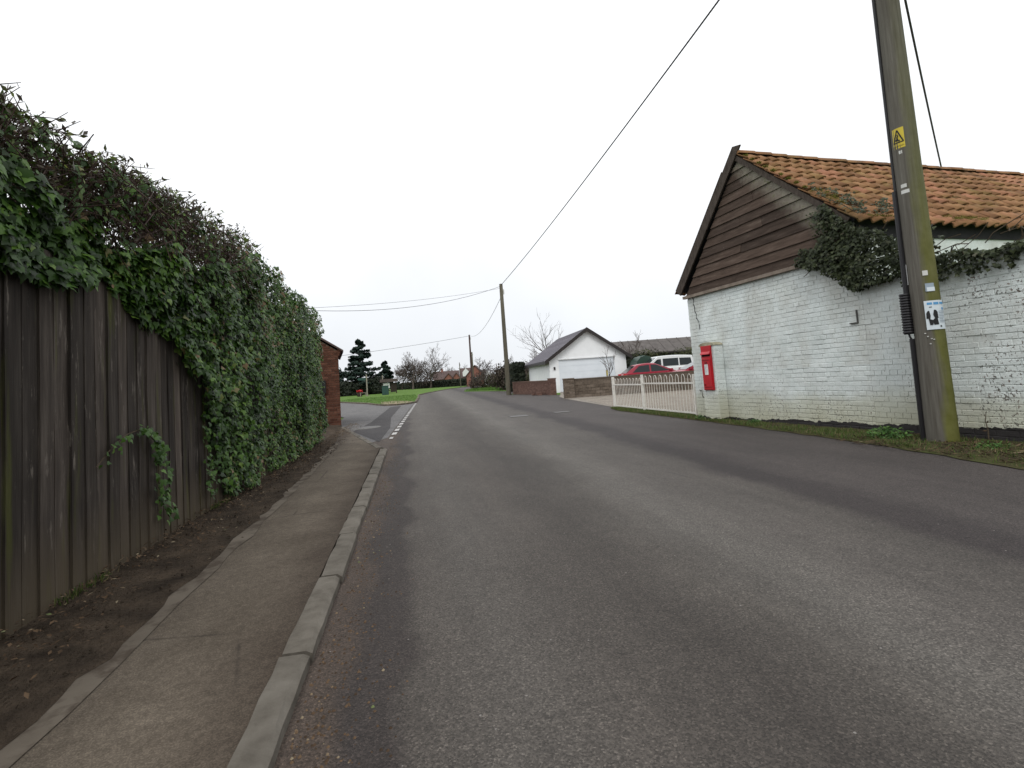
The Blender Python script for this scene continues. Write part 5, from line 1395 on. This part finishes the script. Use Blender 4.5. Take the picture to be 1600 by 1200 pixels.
# ================================================================== PARKED CARS
def loft(rings):
    q = B(); n = len(rings[0])
    for r_ in rings: q.v += [tuple(p) for p in r_]
    for i in range(len(rings) - 1):
        for k in range(n): q.f.append((i * n + k, i * n + (k + 1) % n, (i + 1) * n + (k + 1) % n, (i + 1) * n + k))
    q.f += [tuple(range(n - 1, -1, -1)), tuple((len(rings) - 1) * n + k for k in range(n))]
    return q
def car(name, label, paint, locx, rz, L, W, zroof, prof_low, roof_pts, glass_side, van=False):
    """prof_low: lower body outline (x,z); roof_pts: [base rear, roof rear, roof front, base front]; x forward"""
    t = thing(name, label, "van" if van else "car", locx, rz, None)
    hw = W / 2
    rings = []
    for y, ins in ((-hw, .07), (-hw + .04, .02), (-hw + .12, 0), (hw - .12, 0), (hw - .04, .02), (hw, .07)):
        cx, cz = L / 2, .55
        rings.append([(cx + (x - cx) * (1 - ins * .35), y, cz + (z - cz) * (1 - ins)) for x, z in prof_low])
    q = loft(rings); me = q.mesh("body", False)
    bm = bmesh.new(); bm.from_mesh(me); bmesh.ops.recalc_face_normals(bm, faces=bm.faces); bm.to_mesh(me); bm.free()
    obj("body", me, paint, t)
    # cabin: pillars and roof as one tapered shell
    br, rr__, rf_, bf = roof_pts
    tw, bw = hw - .17 if not van else hw - .10, hw - .06
    n = 6
    def arc(x0, z0, x1, z1, k): f = k / n; return (x0 + (x1 - x0) * f, z0 + (z1 - z0) * f + .05 * math.sin(math.pi * f))
    rl_ = [arc(*rr__, *rf_, k) for k in range(n + 1)]
    sil = [br] + rl_ + [bf]
    rings = []
    zb_, zt_ = br[1], max(z for x, z in rl_)
    for s in (-1, -.9, .9, 1):
        ring = []
        for x, z in sil:
            f = (z - zb_) / (zt_ - zb_); w = bw + (tw - bw) * f
            ring.append((x, s * w, z - (.03 if abs(s) == 1 and f > .7 else 0)))
        rings.append(ring)
    q = loft(rings); me = q.mesh("cabin"); bm = bmesh.new(); bm.from_mesh(me); bmesh.ops.recalc_face_normals(bm, faces=bm.faces); bm.to_mesh(me); bm.free()
    obj("cabin", me, paint, t)
    def ypos(z): f = (z - zb_) / (zt_ - zb_); return bw + (tw - bw) * f
    for s in (-1, 1):
        for gp in glass_side:
            q = B(); q.prism([(x, s * (ypos(z) + .004), z) for x, z in gp], (0, s * .012, 0)); q.build("side_window", M['glass'], t)
    for nm, (a, c), sg2 in (("windscreen", (bf, rf_), 1), ("rear_window", (br, rr__), -1)):
        A_, C_ = Vector((a[0], 0, a[1])), Vector((c[0], 0, c[1])); d = (C_ - A_)
        nr = Vector((d.z, 0, -d.x)).normalized() * (1 if sg2 > 0 else -1)
        lo, hi = A_ + d * .08 + nr * .006, A_ + d * .90 + nr * .006
        w0, w1 = ypos(lo.z) - .10, ypos(hi.z) - .10
        q = B(); q.prism([lo + Vector((0, -w0, 0)), lo + Vector((0, w0, 0)), hi + Vector((0, w1, 0)), hi + Vector((0, -w1, 0))], nr * .012); q.build(nm, M['glass'], t)
    for x in (.19 * L, .80 * L):
        for s in (-1, 1):
            q = B(); q.tube([(x, s * (hw - .20), .31), (x, s * (hw - .19), .31), (x, s * (hw - .01), .31), (x, s * (hw + .005), .31)], [.24, .31, .31, .26], 20); wh = q.build("wheel", M['tyre'], t, False)
            q = B(); q.tube([(x, s * (hw + .004), .31), (x, s * (hw + .015), .31)], [.20, .17], 14); q.build("rim", M['rim'], wh)
    for s in (-1, 1):
        q = B(); q.box(bf[0] - .38, bf[0] - .22, s * (bw + .05) - .07, s * (bw + .05) + .07, bf[1] + .02, bf[1] + .15); q.build("mirror", paint if not van else M['fascia'], t)
        zl = .78 if not van else 1.0
        q = B(); q.box(-.012 if not van else -.02, .16, s * (hw - .14) - .11, s * (hw - .14) + .11, zl - .05, zl + (.20 if not van else .35)); q.build("tail_lamp", M['lamp_red'], t)
        q = B(); q.box(L - .30, L - .02, s * (hw - .19) - .14, s * (hw - .19) + .14, .66, .78); q.build("headlight", M['lamp_clear'], t)
    q = B(); q.box(-.03, .0, -.26, .26, .5, .62); q.build("number_plate", M['yellow'], t)
    return t
hatch_low = [(.02, .28), (-.0, .55), (.05, .88), (.14, 1.00), (1.2, 1.0), (2.85, .98), (3.6, .90), (3.98, .76), (4.08, .50), (4.05, .26), (3.7, .20), (.4, .20)]
hatch_roof = [(.14, .99), (.75, 1.42), (1.75, 1.47), (2.92, .97)]
hatch_glass = [[(.50, 1.02), (.88, 1.36), (1.45, 1.40), (1.45, 1.02)], [(1.53, 1.02), (1.53, 1.405), (1.86, 1.38), (2.55, 1.03)]]
car("red_hatchback", "red hatchback parked side-on behind the low block wall", M['car_red'], (11.75, 27.30, 0), R(-11.5), 4.0, 1.68, 1.5, hatch_low, hatch_roof, hatch_glass)
van_low = [(.0, .30), (.0, .7), (.03, 1.15), (.06, 1.22), (3.2, 1.18), (3.75, 1.08), (4.35, .95), (4.5, .6), (4.48, .26), (4.1, .2), (.3, .2)]
van_roof = [(.06, 1.2), (.22, 1.86), (2.4, 1.92), (3.35, 1.16)]
van_glass = [[(.28, 1.28), (.34, 1.72), (1.05, 1.74), (1.05, 1.28)], [(1.13, 1.28), (1.13, 1.75), (2.1, 1.75), (2.1, 1.28)], [(2.22, 1.28), (2.22, 1.74), (2.45, 1.72), (2.95, 1.30)]]
car("white_van", "white people carrier parked behind the red hatchback", M['car_white'], (17.95, 30.2, 0), R(180 - 11.5), 4.5, 1.75, 1.95, van_low, van_roof, van_glass, True)
c3 = car("red_car", "red car partly hidden by the barn corner behind the block wall", M['car_red'], (16.95, 24.35, 0), R(180 - 11.5), 4.0, 1.68, 1.5, hatch_low, hatch_roof, hatch_glass)

# ================================================================== LONG DARK-ROOFED SHED
s0, s1 = Vector((18.8, 44.3, 0)), Vector((34, 41.0, 0))
sh = thing("long_shed", "long low shed with a dark sheet roof behind the parked cars", "shed", s0, math.atan2((s1 - s0).y, (s1 - s0).x))
SLn = (s1 - s0).length
b = B(); b.prism([(0, 0, -.1), (0, 5.6, -.1), (0, 5.6, 2.7), (0, 2.8, 3.9), (0, 0, 2.7)], (SLn, 0, 0)); b.build("wall", M['darkwood'], sh)
rf = B(); rf.prism([(-.2, -.35, 2.62), (-.2, 2.8, 3.98), (-.2, 2.8, 4.03), (-.2, -.35, 2.67)], (SLn + .4, 0, 0)); rf.prism([(-.2, 5.95, 2.62), (-.2, 2.801, 3.98), (-.2, 2.801, 4.03), (-.2, 5.95, 2.67)], (SLn + .4, 0, 0)); rf = rf.build("roof", M['sheet'], sh)
k = 0; x = -.2
while x < SLn + .1:
    b = B(); b.prism([(x, -.352, 2.676), (x, 2.799, 4.036), (x, 2.799, 4.066), (x, -.352, 2.706)], (.06, 0, 0)); b.build("roof_sheet_lap", M['sheet'], rf); x += .95
b = B(); b.box(-.15, SLn + .15, -.44, -.352, 2.52, 2.64); b.build("gutter", M['fascia'], sh)

# ================================================================== VEGETATION GENERATORS
def grow(segs, p, d, L, r, lvl, maxlvl, spread, upb, kids=(2, 4), wob=.16):
    n_ = 4 if lvl < 2 else 3
    q = Vector(p); dd = Vector(d); pts = [q.copy()]
    for i in range(n_):
        dd = (dd + Vector((random.gauss(0, wob), random.gauss(0, wob), random.gauss(0, wob) + upb))).normalized()
        q2 = q + dd * L / n_
        f0, f1 = 1 - .55 * i / n_, 1 - .55 * (i + 1) / n_
        segs.append((q.copy(), q2.copy(), r * f0, r * f1, lvl)); q = q2; pts.append(q.copy())
    if lvl < maxlvl:
        for k in range(random.randint(*kids) + (1 if lvl == 0 else 0)):
            f = random.uniform(.35, 1.0); i = min(n_ - 1, int(f * n_)); base = pts[i].lerp(pts[i + 1], f * n_ - i)
            ax_ = dd.orthogonal().normalized(); ax_.rotate(Matrix.Rotation(random.uniform(0, 6.28), 3, dd))
            nd = (dd + ax_ * random.uniform(.5, 1.0) * spread).normalized()
            grow(segs, base, nd, L * random.uniform(.5, .78), max(r * random.uniform(.4, .6), .004), lvl + 1, maxlvl, spread, upb, kids, wob)
        grow(segs, q, dd, L * .7, r * .45, lvl + 1, maxlvl, spread, upb, kids, wob)
def bare_tree(name, label, pos, h, r, lvls=4, spread=.9, upb=.06, lean=(0, 0), twigmin=.008, group=None, kids=(2, 4), trunk_f=.33, mat=None):
    t = thing(name, label, "tree", pos, 0, group)
    segs = []
    grow(segs, (0, 0, 0), (lean[0], lean[1], 1), h * trunk_f, r, 0, lvls, spread, upb, kids)
    zmax = max(s[1].z for s in segs); k = h / zmax
    big_ = [(s[0] * k, s[1] * k, s[2], s[3]) for s in segs if s[4] < 2]; sm = [(s[0] * k, s[1] * k, max(s[2], twigmin), max(s[3], twigmin * .7)) for s in segs if s[4] >= 2]
    obj("trunk", segs_mesh("trunk", big_, 7), M['bark'], t)
    stuff(obj("crown", segs_mesh("crown", sm, 3), mat or M['twig'], t))
    return t
def leafy(name, label, cat, pos, n_, size, shape, mat, trunk=None, tpl=CLUMP, group=None):
    """shape(): returns a point and outward direction"""
    t = thing(name, label, cat, pos, 0, group)
    A_, D_ = [], []
    for _ in range(n_):
        p, d = shape(); A_.append(tuple(p)); D_.append(tuple(d))
    A_ = np.array(A_); D_ = np.array(D_); 
    o = obj("crown" if trunk else "foliage", scatter("crown", tpl, A_, frames(D_, rng.normal(0, 1, (n_, 3)), .5), rng.uniform(size * .6, size * 1.3, n_), rng.beta(2, 2, n_)), mat, t); stuff(o)
    if trunk: obj("trunk", segs_mesh("trunk", trunk, 7), M['bark'], t)
    return t
def blob(rx, ry, rz_, cz, nz=.35, fq=.7, hollow=.55, seed=0):
    def f():
        v = Vector((random.gauss(0, 1), random.gauss(0, 1), random.gauss(0, 1))).normalized()
        k = 1 + nz * smooth_noise(v.x * fq * 3 + seed, v.y * fq * 3, v.z * fq * 3) + .18 * smooth_noise(v.x * 7 + seed, v.y * 7, v.z * 7)
        rr = k * (hollow + (1 - hollow) * random.random() ** .5)
        return Vector((v.x * rx * rr, v.y * ry * rr, cz + v.z * rz_ * rr)), v + Vector((0, 0, .4))
    return f
def layered(H_, R_, nb, seed, z0=.6, droop=.1):
    r = random.Random(seed); br = []
    for k in range(nb):
        f = r.random() ** .85; z = z0 + (H_ - z0) * f
        L = R_ * (1 - f) ** .75 * r.uniform(.55, 1.1) + .25
        br.append((z, r.uniform(0, 6.28), L))
    def f():
        z, a, L = random.choice(br); s = random.random() ** .65
        w = .09 * L + .06
        x = Vector((math.cos(a), math.sin(a), 0)); y = Vector((-x.y, x.x, 0))
        p = x * (L * s) + y * random.gauss(0, w) * (1 - .3 * s) + Vector((0, 0, z - droop * L * s + .12 * L * s * s + random.gauss(0, .07 + .02 * L)))
        return p, x * .5 + Vector((0, 0, 1))
    return f, br
# conifers on the green
f, br = layered(10.4, 4.9, 88, 5, .8, .10)
leafy("conifer_tree", "tall dark ragged conifer behind the signpost on the green", "tree", (-8.9, 100, 0), 13000, .36, f, M['conifer'], [((0, 0, 0), (0, 0, 6), .28, .14), ((0, 0, 6), (0, 0, 10.3), .14, .03)] + [((0, 0, z), (L * .9 * math.cos(a), L * .9 * math.sin(a), z - .05 * L), .05, .015) for z, a, L in br])
f, br = layered(6.6, 2.9, 60, 9, .4, .05)
leafy("conifer_tree", "shorter dense conifer right of the tall ragged one", "tree", (-4.9, 112, 0), 5200, .40, f, M['conifer'], [((0, 0, 0), (0, 0, 6), .2, .04)] + [((0, 0, z), (L * .9 * math.cos(a), L * .9 * math.sin(a), z), .04, .012) for z, a, L in br])
leafy("evergreen_shrub", "wide dark evergreen shrub under the conifers left of the signpost", "shrub", (-11.2, 97, 0), 2600, .34, blob(3.4, 2.0, 1.7, 1.2, seed=3), M['darkhedge'])
leafy("evergreen_shrub", "dark evergreen shrub between the conifers and the green cabinet", "shrub", (-6.3, 98, 0), 2200, .34, blob(2.4, 1.8, 1.9, 1.5, seed=7), M['darkhedge'])
leafy("broad_conifer", "far dark conifer showing just beside the brick outbuilding", "tree", (-16.2, 112, 0), 2800, .42, blob(2.6, 2.5, 3.4, 3.6, seed=11), M['conifer'], [((0, 0, 0), (0, 0, 5), .2, .06)])
# bare trees on the green
random.seed(21)
bare_tree("birch_tree", "rounded fine-twigged bare tree on the far green, left of its taller neighbour", (.9, 150, 0), 11.2, .30, 5, 1.0, .03, (0, 0), .032, None, (2, 4), .26)
bare_tree("ash_tree", "taller open bare tree on the far green near the bungalow", (6.0, 152, 0), 13.4, .34, 5, .9, .04, (0, 0), .028, None, (2, 3), .28)
bare_tree("birch_tree", "slender bare tree left of the rounded one on the far green", (-2.2, 158, 0), 9.6, .22, 5, .95, .04, (-.05, 0), .032, None, (2, 4), .26)
leafy("twiggy_thicket", "brownish leafless thicket under the bare trees on the green", "thicket", (2.6, 156, 0), 5200, .40, blob(6.6, 2.2, 4.0, 4.6, seed=2, hollow=.25), M['brownbush'], None, LEAF)
for k, (x, y, h, lab) in enumerate(((15.0, 205, 9.5, "bare far tree behind the bungalow, left of its white gable"), (22.5, 215, 9.0, "bare far tree behind the bungalow, right of its white gable"), (10.5, 210, 8.5, "bare far tree between the ash and the bungalow"), (19, 230, 8.5, "bare far tree furthest back behind the bungalow roof"))):
    bare_tree("far_tree", lab, (x, y, 0), h, .22, 4, .9, .05, (0, 0), .03, "bare trees behind the bungalow", (2, 4), .3)
# clipped hedge along the back of the green
hl = thing("boundary_hedge", "long dark clipped hedge along the far edge of the green", "hedge", (0, 176, 0))
def hedge_line():
    f = random.random(); x = -4.5 + 21.5 * f; y = -f * 35 + random.gauss(0, .5); z = 2.1 * random.random() ** .7 + .08 * smooth_noise(x, 1)
    return Vector((x, y, z)), Vector((random.gauss(0, .3), -1, .5))
A_ = []; D_ = []
for _ in range(9000):
    p, d = hedge_line(); A_.append(tuple(p)); D_.append(tuple(d))
stuff(obj("foliage", scatter("foliage", CLUMP, np.array(A_), frames(np.array(D_), rng.normal(0, 1, (9000, 3)), .5), rng.uniform(.2, .5, 9000), rng.beta(2, 2, 9000)), M['darkhedge'], hl))
# bushes on the right-hand far verge
for k, (x, y, rx, ry, rz_, cz, m_, lab) in enumerate((
    (10.3, 72, 2.2, 1.6, 1.45, 1.0, 'brownbush', "dark brown bush at the foot of the second telegraph pole"),
    (12.6, 70, 2.4, 1.6, 1.2, .9, 'bush', "olive green bush in the middle of the far verge"),
    (14.6, 66, 2.2, 1.6, 1.2, .9, 'brownbush', "grey-brown bush right of the olive one on the far verge"),
    (15.6, 62, 2.0, 1.5, 1.1, .8, 'bush', "low olive bush on the far verge left of the near telegraph pole"))):
    leafy("bush", lab, "bush", (x, y, 0), 2600, .26, blob(rx, ry, rz_, cz, seed=20 + k, hollow=.4), M[m_], None, LEAF)
leafy("hedgerow", "long brown hedgerow behind the far verge", "hedge", (24, 95, 0), 7000, .5, blob(9.5, 2.6, 2.1, 1.9, .3, .9, .3, 31), M['brownbush'], None, LEAF)
leafy("hedgerow", "distant brown tree belt at the end of the hedgerow, right of the second pole", "hedge", (38, 130, 0), 6000, .6, blob(13, 3, 3.3, 2.6, .3, .9, .3, 35), M['brownbush'], None, LEAF)
random.seed(5)
bare_tree("far_tree", "bare far tree over the hedgerow right of the second telegraph pole", (25.5, 118, 0), 7.0, .2, 4, .9, .05, (0, 0), .022, "bare trees over the hedgerow", (2, 4), .3)
bare_tree("far_tree", "bare far tree over the hedgerow close to the near-side wooden pole", (24.5, 96, 0), 7.0, .2, 4, .9, .05, (0, 0), .02, "bare trees over the hedgerow", (2, 4), .3)
bare_tree("round_tree", "round-headed dense bare tree beside the red house gable", (15.5, 118, 0), 6.6, .22, 5, .95, .02, (0, 0), .020, None, (2, 4), .3)
# tall dark hedge left of the garage
leafy("cypress_hedge", "tall dark clipped cypress hedge beside the left wall of the garage", "hedge", (9.15, 45.2, 0), 4200, .24, (lambda: (lambda x, y, z: (Vector((x, y, z)), Vector((random.gauss(-.3, .5), -1, .4))))(random.uniform(-.35, .55), random.choice((-2, -2, random.uniform(-2, 2))) + random.gauss(0, .1), random.uniform(0, 2.45) + .1 * smooth_noise(random.random() * 9, 2))), M['darkhedge'])
leafy("brown_hedge", "brown leafless hedge behind the telegraph pole by the low brick wall", "hedge", (10.0, 52, 0), 2400, .3, blob(2.0, 1.2, 1.5, 1.3, seed=44, hollow=.3), M['brownbush'], None, LEAF)
# bare tree behind garage, sapling, shrubs by the shed
random.seed(13)
bare_tree("bare_tree", "leafless spreading tree rising behind the white garage", (16.2, 53, 0), 8.6, .17, 4, .85, .05, (0, 0), .009, None, (2, 3), .36)
sap = bare_tree("sapling", "small bare sapling tied to a stake in front of the garage door", (9.95, 25.2, 0), 2.55, .035, 3, .6, .10, (0, 0), .006, None, (2, 4), .45)
b = B(); b.box(.10, .16, -.03, .03, 0, 1.28); b.build("stake", M['oldwood'], sap)
b = B(); b.box(.094, .166, -.036, -.031, .98, 1.24); b.build("yellow_tag", M['yellow'], sap)
bare_tree("shrub_tree", "bare straggly tree in front of the long shed roof", (18.6, 40, 0), 4.6, .08, 4, .95, .03, (0, 0), .012, None, (2, 4), .3)
bare_tree("shrub_tree", "bare straggly tree just right of the garage roof", (16.6, 41.5, 0), 4.6, .07, 4, .9, .03, (.1, 0), .012, None, (2, 4), .3)
leafy("garden_shrub", "dull green shrub behind the white people carrier", "shrub", (18.6, 38, 0), 2200, .2, blob(1.9, 1.0, 1.0, 1.8, seed=51, hollow=.4), M['bush'], None, LEAF)
leafy("garden_shrub", "dull green shrub behind the cars at the barn corner", "shrub", (22.6, 37.5, 0), 2200, .2, blob(2.4, 1.0, 1.0, 1.8, seed=55, hollow=.4), M['bush'], None, LEAF)
leafy("garden_shrub", "dark low shrub under the shed eaves beside the oil tank", "shrub", (17.2, 37, 0), 1800, .2, blob(1.4, .9, 1.0, 1.4, seed=58, hollow=.4), M['darkhedge'], None, LEAF)

# ================================================================== FAR BUNGALOW AND RED HOUSE
bg = thing("bungalow", "low red brick bungalow with brown roof and small gables beyond the green", "bungalow", (8.2, 176, 0), R(-6))
b = B(); b.box(0, 13.8, 0, 7, -.1, 2.7); b.build("wall", M['orange_brick'], bg)
b = B(); b.prism([(-.4, -.5, 2.6), (-.4, 3.5, 5.4), (-.4, 7.5, 2.6)], (9.0, 0, 0)); b.build("roof", M['brown_roof'], bg)
b = B(); b.prism([(8.7, -.5, 2.6), (8.7, 3.5, 6.0), (8.7, 7.5, 2.6)], (5.5, 0, 0)); b.build("roof", M['brown_roof'], bg)
for x, w in ((5.0, 1.5), (7.6, 1.3)):
    b = B(); b.prism([(x - w, -1.0, -.1), (x + w, -1.0, -.1), (x + w, -1.0, 2.6), (x, -1.0, 4.4), (x - w, -1.0, 2.6)], (0, 1.0, 0)); g_ = b.build("gable", M['orange_brick'], bg)
    b = B(); b.prism([(x - w - .3, -1.3, 2.35), (x, -1.3, 4.35), (x + w + .3, -1.3, 2.35), (x + w + .3, -1.3, 2.6), (x, -1.3, 4.65), (x - w - .3, -1.3, 2.6)], (0, 3.0, 0)); b.build("gable_roof", M['brown_roof'], bg)
    b = B(); b.box(x - .7, x + .7, -1.06, -1.004, 1.0, 2.1); wd = b.build("window", M['white_render'], bg)
    b = B(); b.box(x - .6, x + .6, -1.09, -1.064, 1.08, 2.02); b.build("pane", M['pane'], wd)
b = B(); b.prism([(9.8, -.56, 3.1), (12.0, -.56, 3.1), (12.0, -.56, 4.6), (10.9, -.56, 5.8), (9.8, -.56, 4.6)], (0, .7, 0)); b.build("white_gable", M['white_render'], bg)
b = B(); b.box(2.4, 3.1, 3.0, 3.7, 4.6, 6.2); b.build("chimney", M['orange_brick'], bg)
for x in (1.0, 2.6, 12.4):
    b = B(); b.box(x - .6, x + .6, -.06, -.004, 1.0, 2.1); wd = b.build("window", M['white_render'], bg)
    b = B(); b.box(x - .5, x + .5, -.09, -.064, 1.08, 2.02); b.build("pane", M['pane'], wd)
hs = thing("red_house", "small red brick house with steep gable behind the second telegraph pole", "house", (13.6, 124, 0), R(-12))
b = B(); b.prism([(0, 0, -.1), (4.2, 0, -.1), (4.2, 0, 2.6), (2.1, 0, 4.9), (0, 0, 2.6)], (0, 7, 0)); b.build("wall", M['orange_brick'], hs)
b = B()
b.prism([(-.3, -.3, 2.35), (2.1, -.3, 4.98), (2.1, -.3, 5.15), (-.3, -.3, 2.5)], (0, 7.6, 0)); b.prism([(4.5, -.3, 2.35), (2.101, -.3, 4.98), (2.101, -.3, 5.15), (4.5, -.3, 2.5)], (0, 7.6, 0)); b.build("roof", M['brown_roof'], hs)
b = B(); b.box(1.3, 2.9, -.05, -.004, 1.0, 2.2); wd = b.build("window", M['white_render'], hs)
b = B(); b.box(1.4, 2.8, -.08, -.054, 1.1, 2.1); b.build("pane", M['pane'], wd)
b = B(); b.prism([(4.3, .2, 2.4), (6.4, .2, 2.4), (6.4, .2, 2.9), (4.3, .2, 3.6)], (0, 3, 0)); b.box(4.3, 6.2, .3, 3.1, -.1, 2.39); b.build("lean_to", M['white_render'], hs)

# ================================================================== FAR POLES AND WIRES
def plain_pole(label, x, y, h, r0, r1, mat, lean=0.0):
    t = thing("telegraph_pole", label, "pole", (x, y, 0))
    b = B(); b.tube([(lean * z / h, 0, z) for z in (-.2, 0, h * .3, h * .65, h)], [r0, r0, r0 - (r0 - r1) * .3, r0 - (r0 - r1) * .65, r1], 14); b.build("shaft", mat, t, True)
    b = B(); b.tube([(lean, 0, h), (lean, 0, h + .04)], [r1 + .015, r1 * .4], 14); b.build("cap", M['iron'], t)
    b = B(); b.box(lean - .05, lean + r1 + .08, -.05, .05, h - .75, h - .40); b.build("junction_box", M['tag_white'] if r0 > .14 else M['iron'], t)
    return t
pf = plain_pole("bare greenish wooden telegraph pole at the end of the low brick wall", 7.02, 36.75, 8.15, .17, .125, M['farpole'], -.02)
b = B(); b.tube([(-.02 + .17, -.03, .0), (.15, -.03, 2.6)], .035, 8); b.build("cable_guard", M['rubber'], pf)
plain_pole("dark reddish telegraph pole beyond the verge bushes, before the red house", 9.98, 83, 8.75, .17, .13, M['darkpole'])
plain_pole("short pale telegraph pole just right of the dark reddish one", 13.8, 112, 7.6, .16, .13, M['farpole'])
plain_pole("grey pole by the bend in the road in front of the bungalow", 11.8, 121, 5.8, .12, .09, M['farpole'])
plain_pole("thin far pole sticking up above the hedgerow", 25.5, 150, 6.0, .12, .09, M['darkpole'])
plain_pole("telegraph pole hidden behind the barn", 16.6, 12.5, 6.3, .14, .11, M['farpole'])
plain_pole("telegraph pole hidden behind the ivy hedge", -7.2, 25.0, 5.35, .14, .11, M['farpole'])
def wire(label, p, q, sag, r, n_=24):
    p, q = Vector(p), Vector(q)
    t = B(); t.tube([p.lerp(q, i / n_) - Vector((0, 0, 4 * sag * (i / n_) * (1 - i / n_))) for i in range(n_ + 1)], r, 5)
    o = t.build("overhead_cable", M['cable'], None); tag(o, label, "cable")
wire("thick overhead cable from the near pole to the pole by the low brick wall", (6.30, 5.3, 8.40), (7.0, 36.7, 8.08), .22, .019)
wire("overhead cable sloping down from the near pole to behind the barn ridge", (6.42, 5.2, 8.3), (16.6, 12.5, 6.25), .25, .020)
wire("lower sagging cable leaving the wooden pole leftward over the side road", (6.98, 36.7, 8.0), (-7.2, 25.0, 5.3), .85, .012)
wire("upper tighter cable leaving the wooden pole leftward over the side road", (6.98, 36.7, 7.85), (-7.2, 25.0, 5.1), .30, .008)
wire("sagging cable between the wooden pole and the dark reddish pole", (7.0, 36.8, 7.3), (9.98, 82.9, 8.65), 1.1, .016)
wire("long cable running left from the dark reddish pole over the green", (9.98, 83, 8.6), (-22.0, 66, 4.6), .35, .022)
plain_pole("far telegraph pole hidden behind the brick outbuilding", -22.0, 66, 4.7, .14, .1, M['farpole'])

# ================================================================== THINGS ON THE GREEN
sp = thing("signpost", "pale wooden fingerpost with a green arm standing on the grass", "signpost", (-6.1, 77.7, .09))
b = B(); b.box(-.08, .08, -.08, .08, -.2, 3.1); b.prism([(-.08, -.08, 3.1), (.08, -.08, 3.1), (.08, .08, 3.1), (-.08, .08, 3.1)], (0, 0, .05)); b.build("post", M['oldwood'], sp)
b = B(); b.prism([(-.09, -.02, 2.35), (-1.15, -.02, 2.35), (-1.3, -.02, 2.52), (-1.15, -.02, 2.70), (-.09, -.02, 2.70)], (0, .04, 0)); b.build("arm", M['hgreen'], sp)
b = B(); b.hexa([(.03, -.05, -.1), (.11, -.05, -.1), (.11, .05, -.1), (.03, .05, -.1), (-.02, -.05, 0.9), (.06, -.05, .9), (.06, .05, .9), (-.02, .05, .9)]); b.box(.14, .32, -.06, .06, -.1, .10); b.build("brace", M['oldwood'], sp)
cb = thing("street_cabinet", "dark green metal street cabinet on the village green", "cabinet", (-3.5, 77.4, .09))
b = B(); b.box(-.47, .47, -.25, .25, 0, 1.30); b.build("case", M['hgreen'], cb)
for s in (-1, 1):
    b = B(); b.box(min(s * .02, s * .44), max(s * .02, s * .44), -.275, -.253, .08, 1.22); b.build("door", M['hgreen'], cb)
b = B(); b.prism([(-.5, -.29, 1.30), (.5, -.29, 1.30), (.5, .29, 1.30), (-.5, .29, 1.30)], (0, 0, .06)); b.build("lid", M['hgreen'], cb)
b = B(); b.box(-.52, .52, -.3, .3, -.2, -.001); b.build("base", M['ring'], cb)
bs = thing("notice_shelter", "small dark timber shelter with a white notice board behind the cabinet", "shelter", (-3.4, 90, .09))
for x in (-1.15, 1.15):
    for y in (-.5, .5):
        b = B(); b.box(x - .07, x + .07, y - .07, y + .07, -.2, 1.95); b.build("post", M['darkwood'], bs)
b = B(); b.prism([(-1.5, -.9, 1.96), (-1.5, 0, 2.5), (-1.5, .9, 1.96)], (3.0, 0, 0)); b.build("roof", M['darkwood'], bs)
b = B(); b.box(-1.0, .1, -.45, -.38, .95, 1.8); b.build("notice_board", M['white_render'], bs)
b = B(); b.box(.2, 1.07, -.45, -.38, .25, 1.8); b.build("side_panel", M['darkwood'], bs)
b = B(); b.box(-1.05, 1.05, -.2, .3, .42, .50); b.build("bench_seat", M['darkwood'], bs)
b = B(); b.tube([(-1.05, .3, 2.1), (-1.05, .3, 3.2)], .09, 8); b.build("finial_post", M['oldwood'], bs)
pt = thing("planter", "dark planter tub of red flowers beside the signpost", "planter", (-7.25, 78.5, .09))
b = B(); b.tube([(0, 0, 0), (0, 0, .55), (0, 0, .60)], [.34, .46, .48], 14); b.build("tub", M['darkwood'], pt)
A_ = np.array([(random.gauss(0, .2), random.gauss(0, .2), .66 + .28 * random.random()) for _ in range(160)])
stuff(obj("flowers", scatter("flowers", CLUMP, A_, frames(rng.normal(0, 1, (160, 3)), rng.normal(0, 1, (160, 3)), .2), rng.uniform(.08, .16, 160), rng.random(160)), M['red'], pt))
be = thing("low_bench", "low weathered timber bench between planter and signpost", "bench", (-6.65, 78.2, .09))
b = B(); b.box(-.55, .45, -.2, .2, .50, .56); b.build("seat", M['oldwood'], be)
for x in (-.42, .32):
    b = B(); b.box(x - .05, x + .05, -.17, .17, -.1, .499); b.build("leg", M['oldwood'], be)
mk = thing("marker_post", "small pale marker post on the far grass verge", "marker", (10.3, 56.5, .05))
b = B(); b.box(-.05, .05, -.03, .03, -.1, .62); b.build("post", M['oldwood'], mk)
b = B(); b.box(-.22, .10, -.045, -.031, .50, .72); b.build("plate", M['oldwood'], mk)
# grass blades along the edge of the green and far verge
pts = []
for _ in range(9000):
    x = random.uniform(-7, .6); y = random.uniform(33, 62)
    xl = interp(y, [(33, -1.2), (35.6, -2.2), (40, -3.1), (51.5, -6.6), (62, -9)]); xr = interp(y, [(33, -.4), (35.4, .3), (47, .66), (60, .9)])
    if xl < x < xr: pts.append((x, y, .09))
grass_patch("green_turf", "mown bright green turf at the corner of the village green", pts, .05, .14, M['green_grass'])
pts = [(lambda f: (6.6 + 3.2 * f + random.random() * 3, 61 - 11 * f + random.random() * 5, .05))(random.random()) for _ in range(4500)]
grass_patch("rough_grass", "rough longer grass on the far verge under the bushes", pts, .12, .34, M['green_grass'])
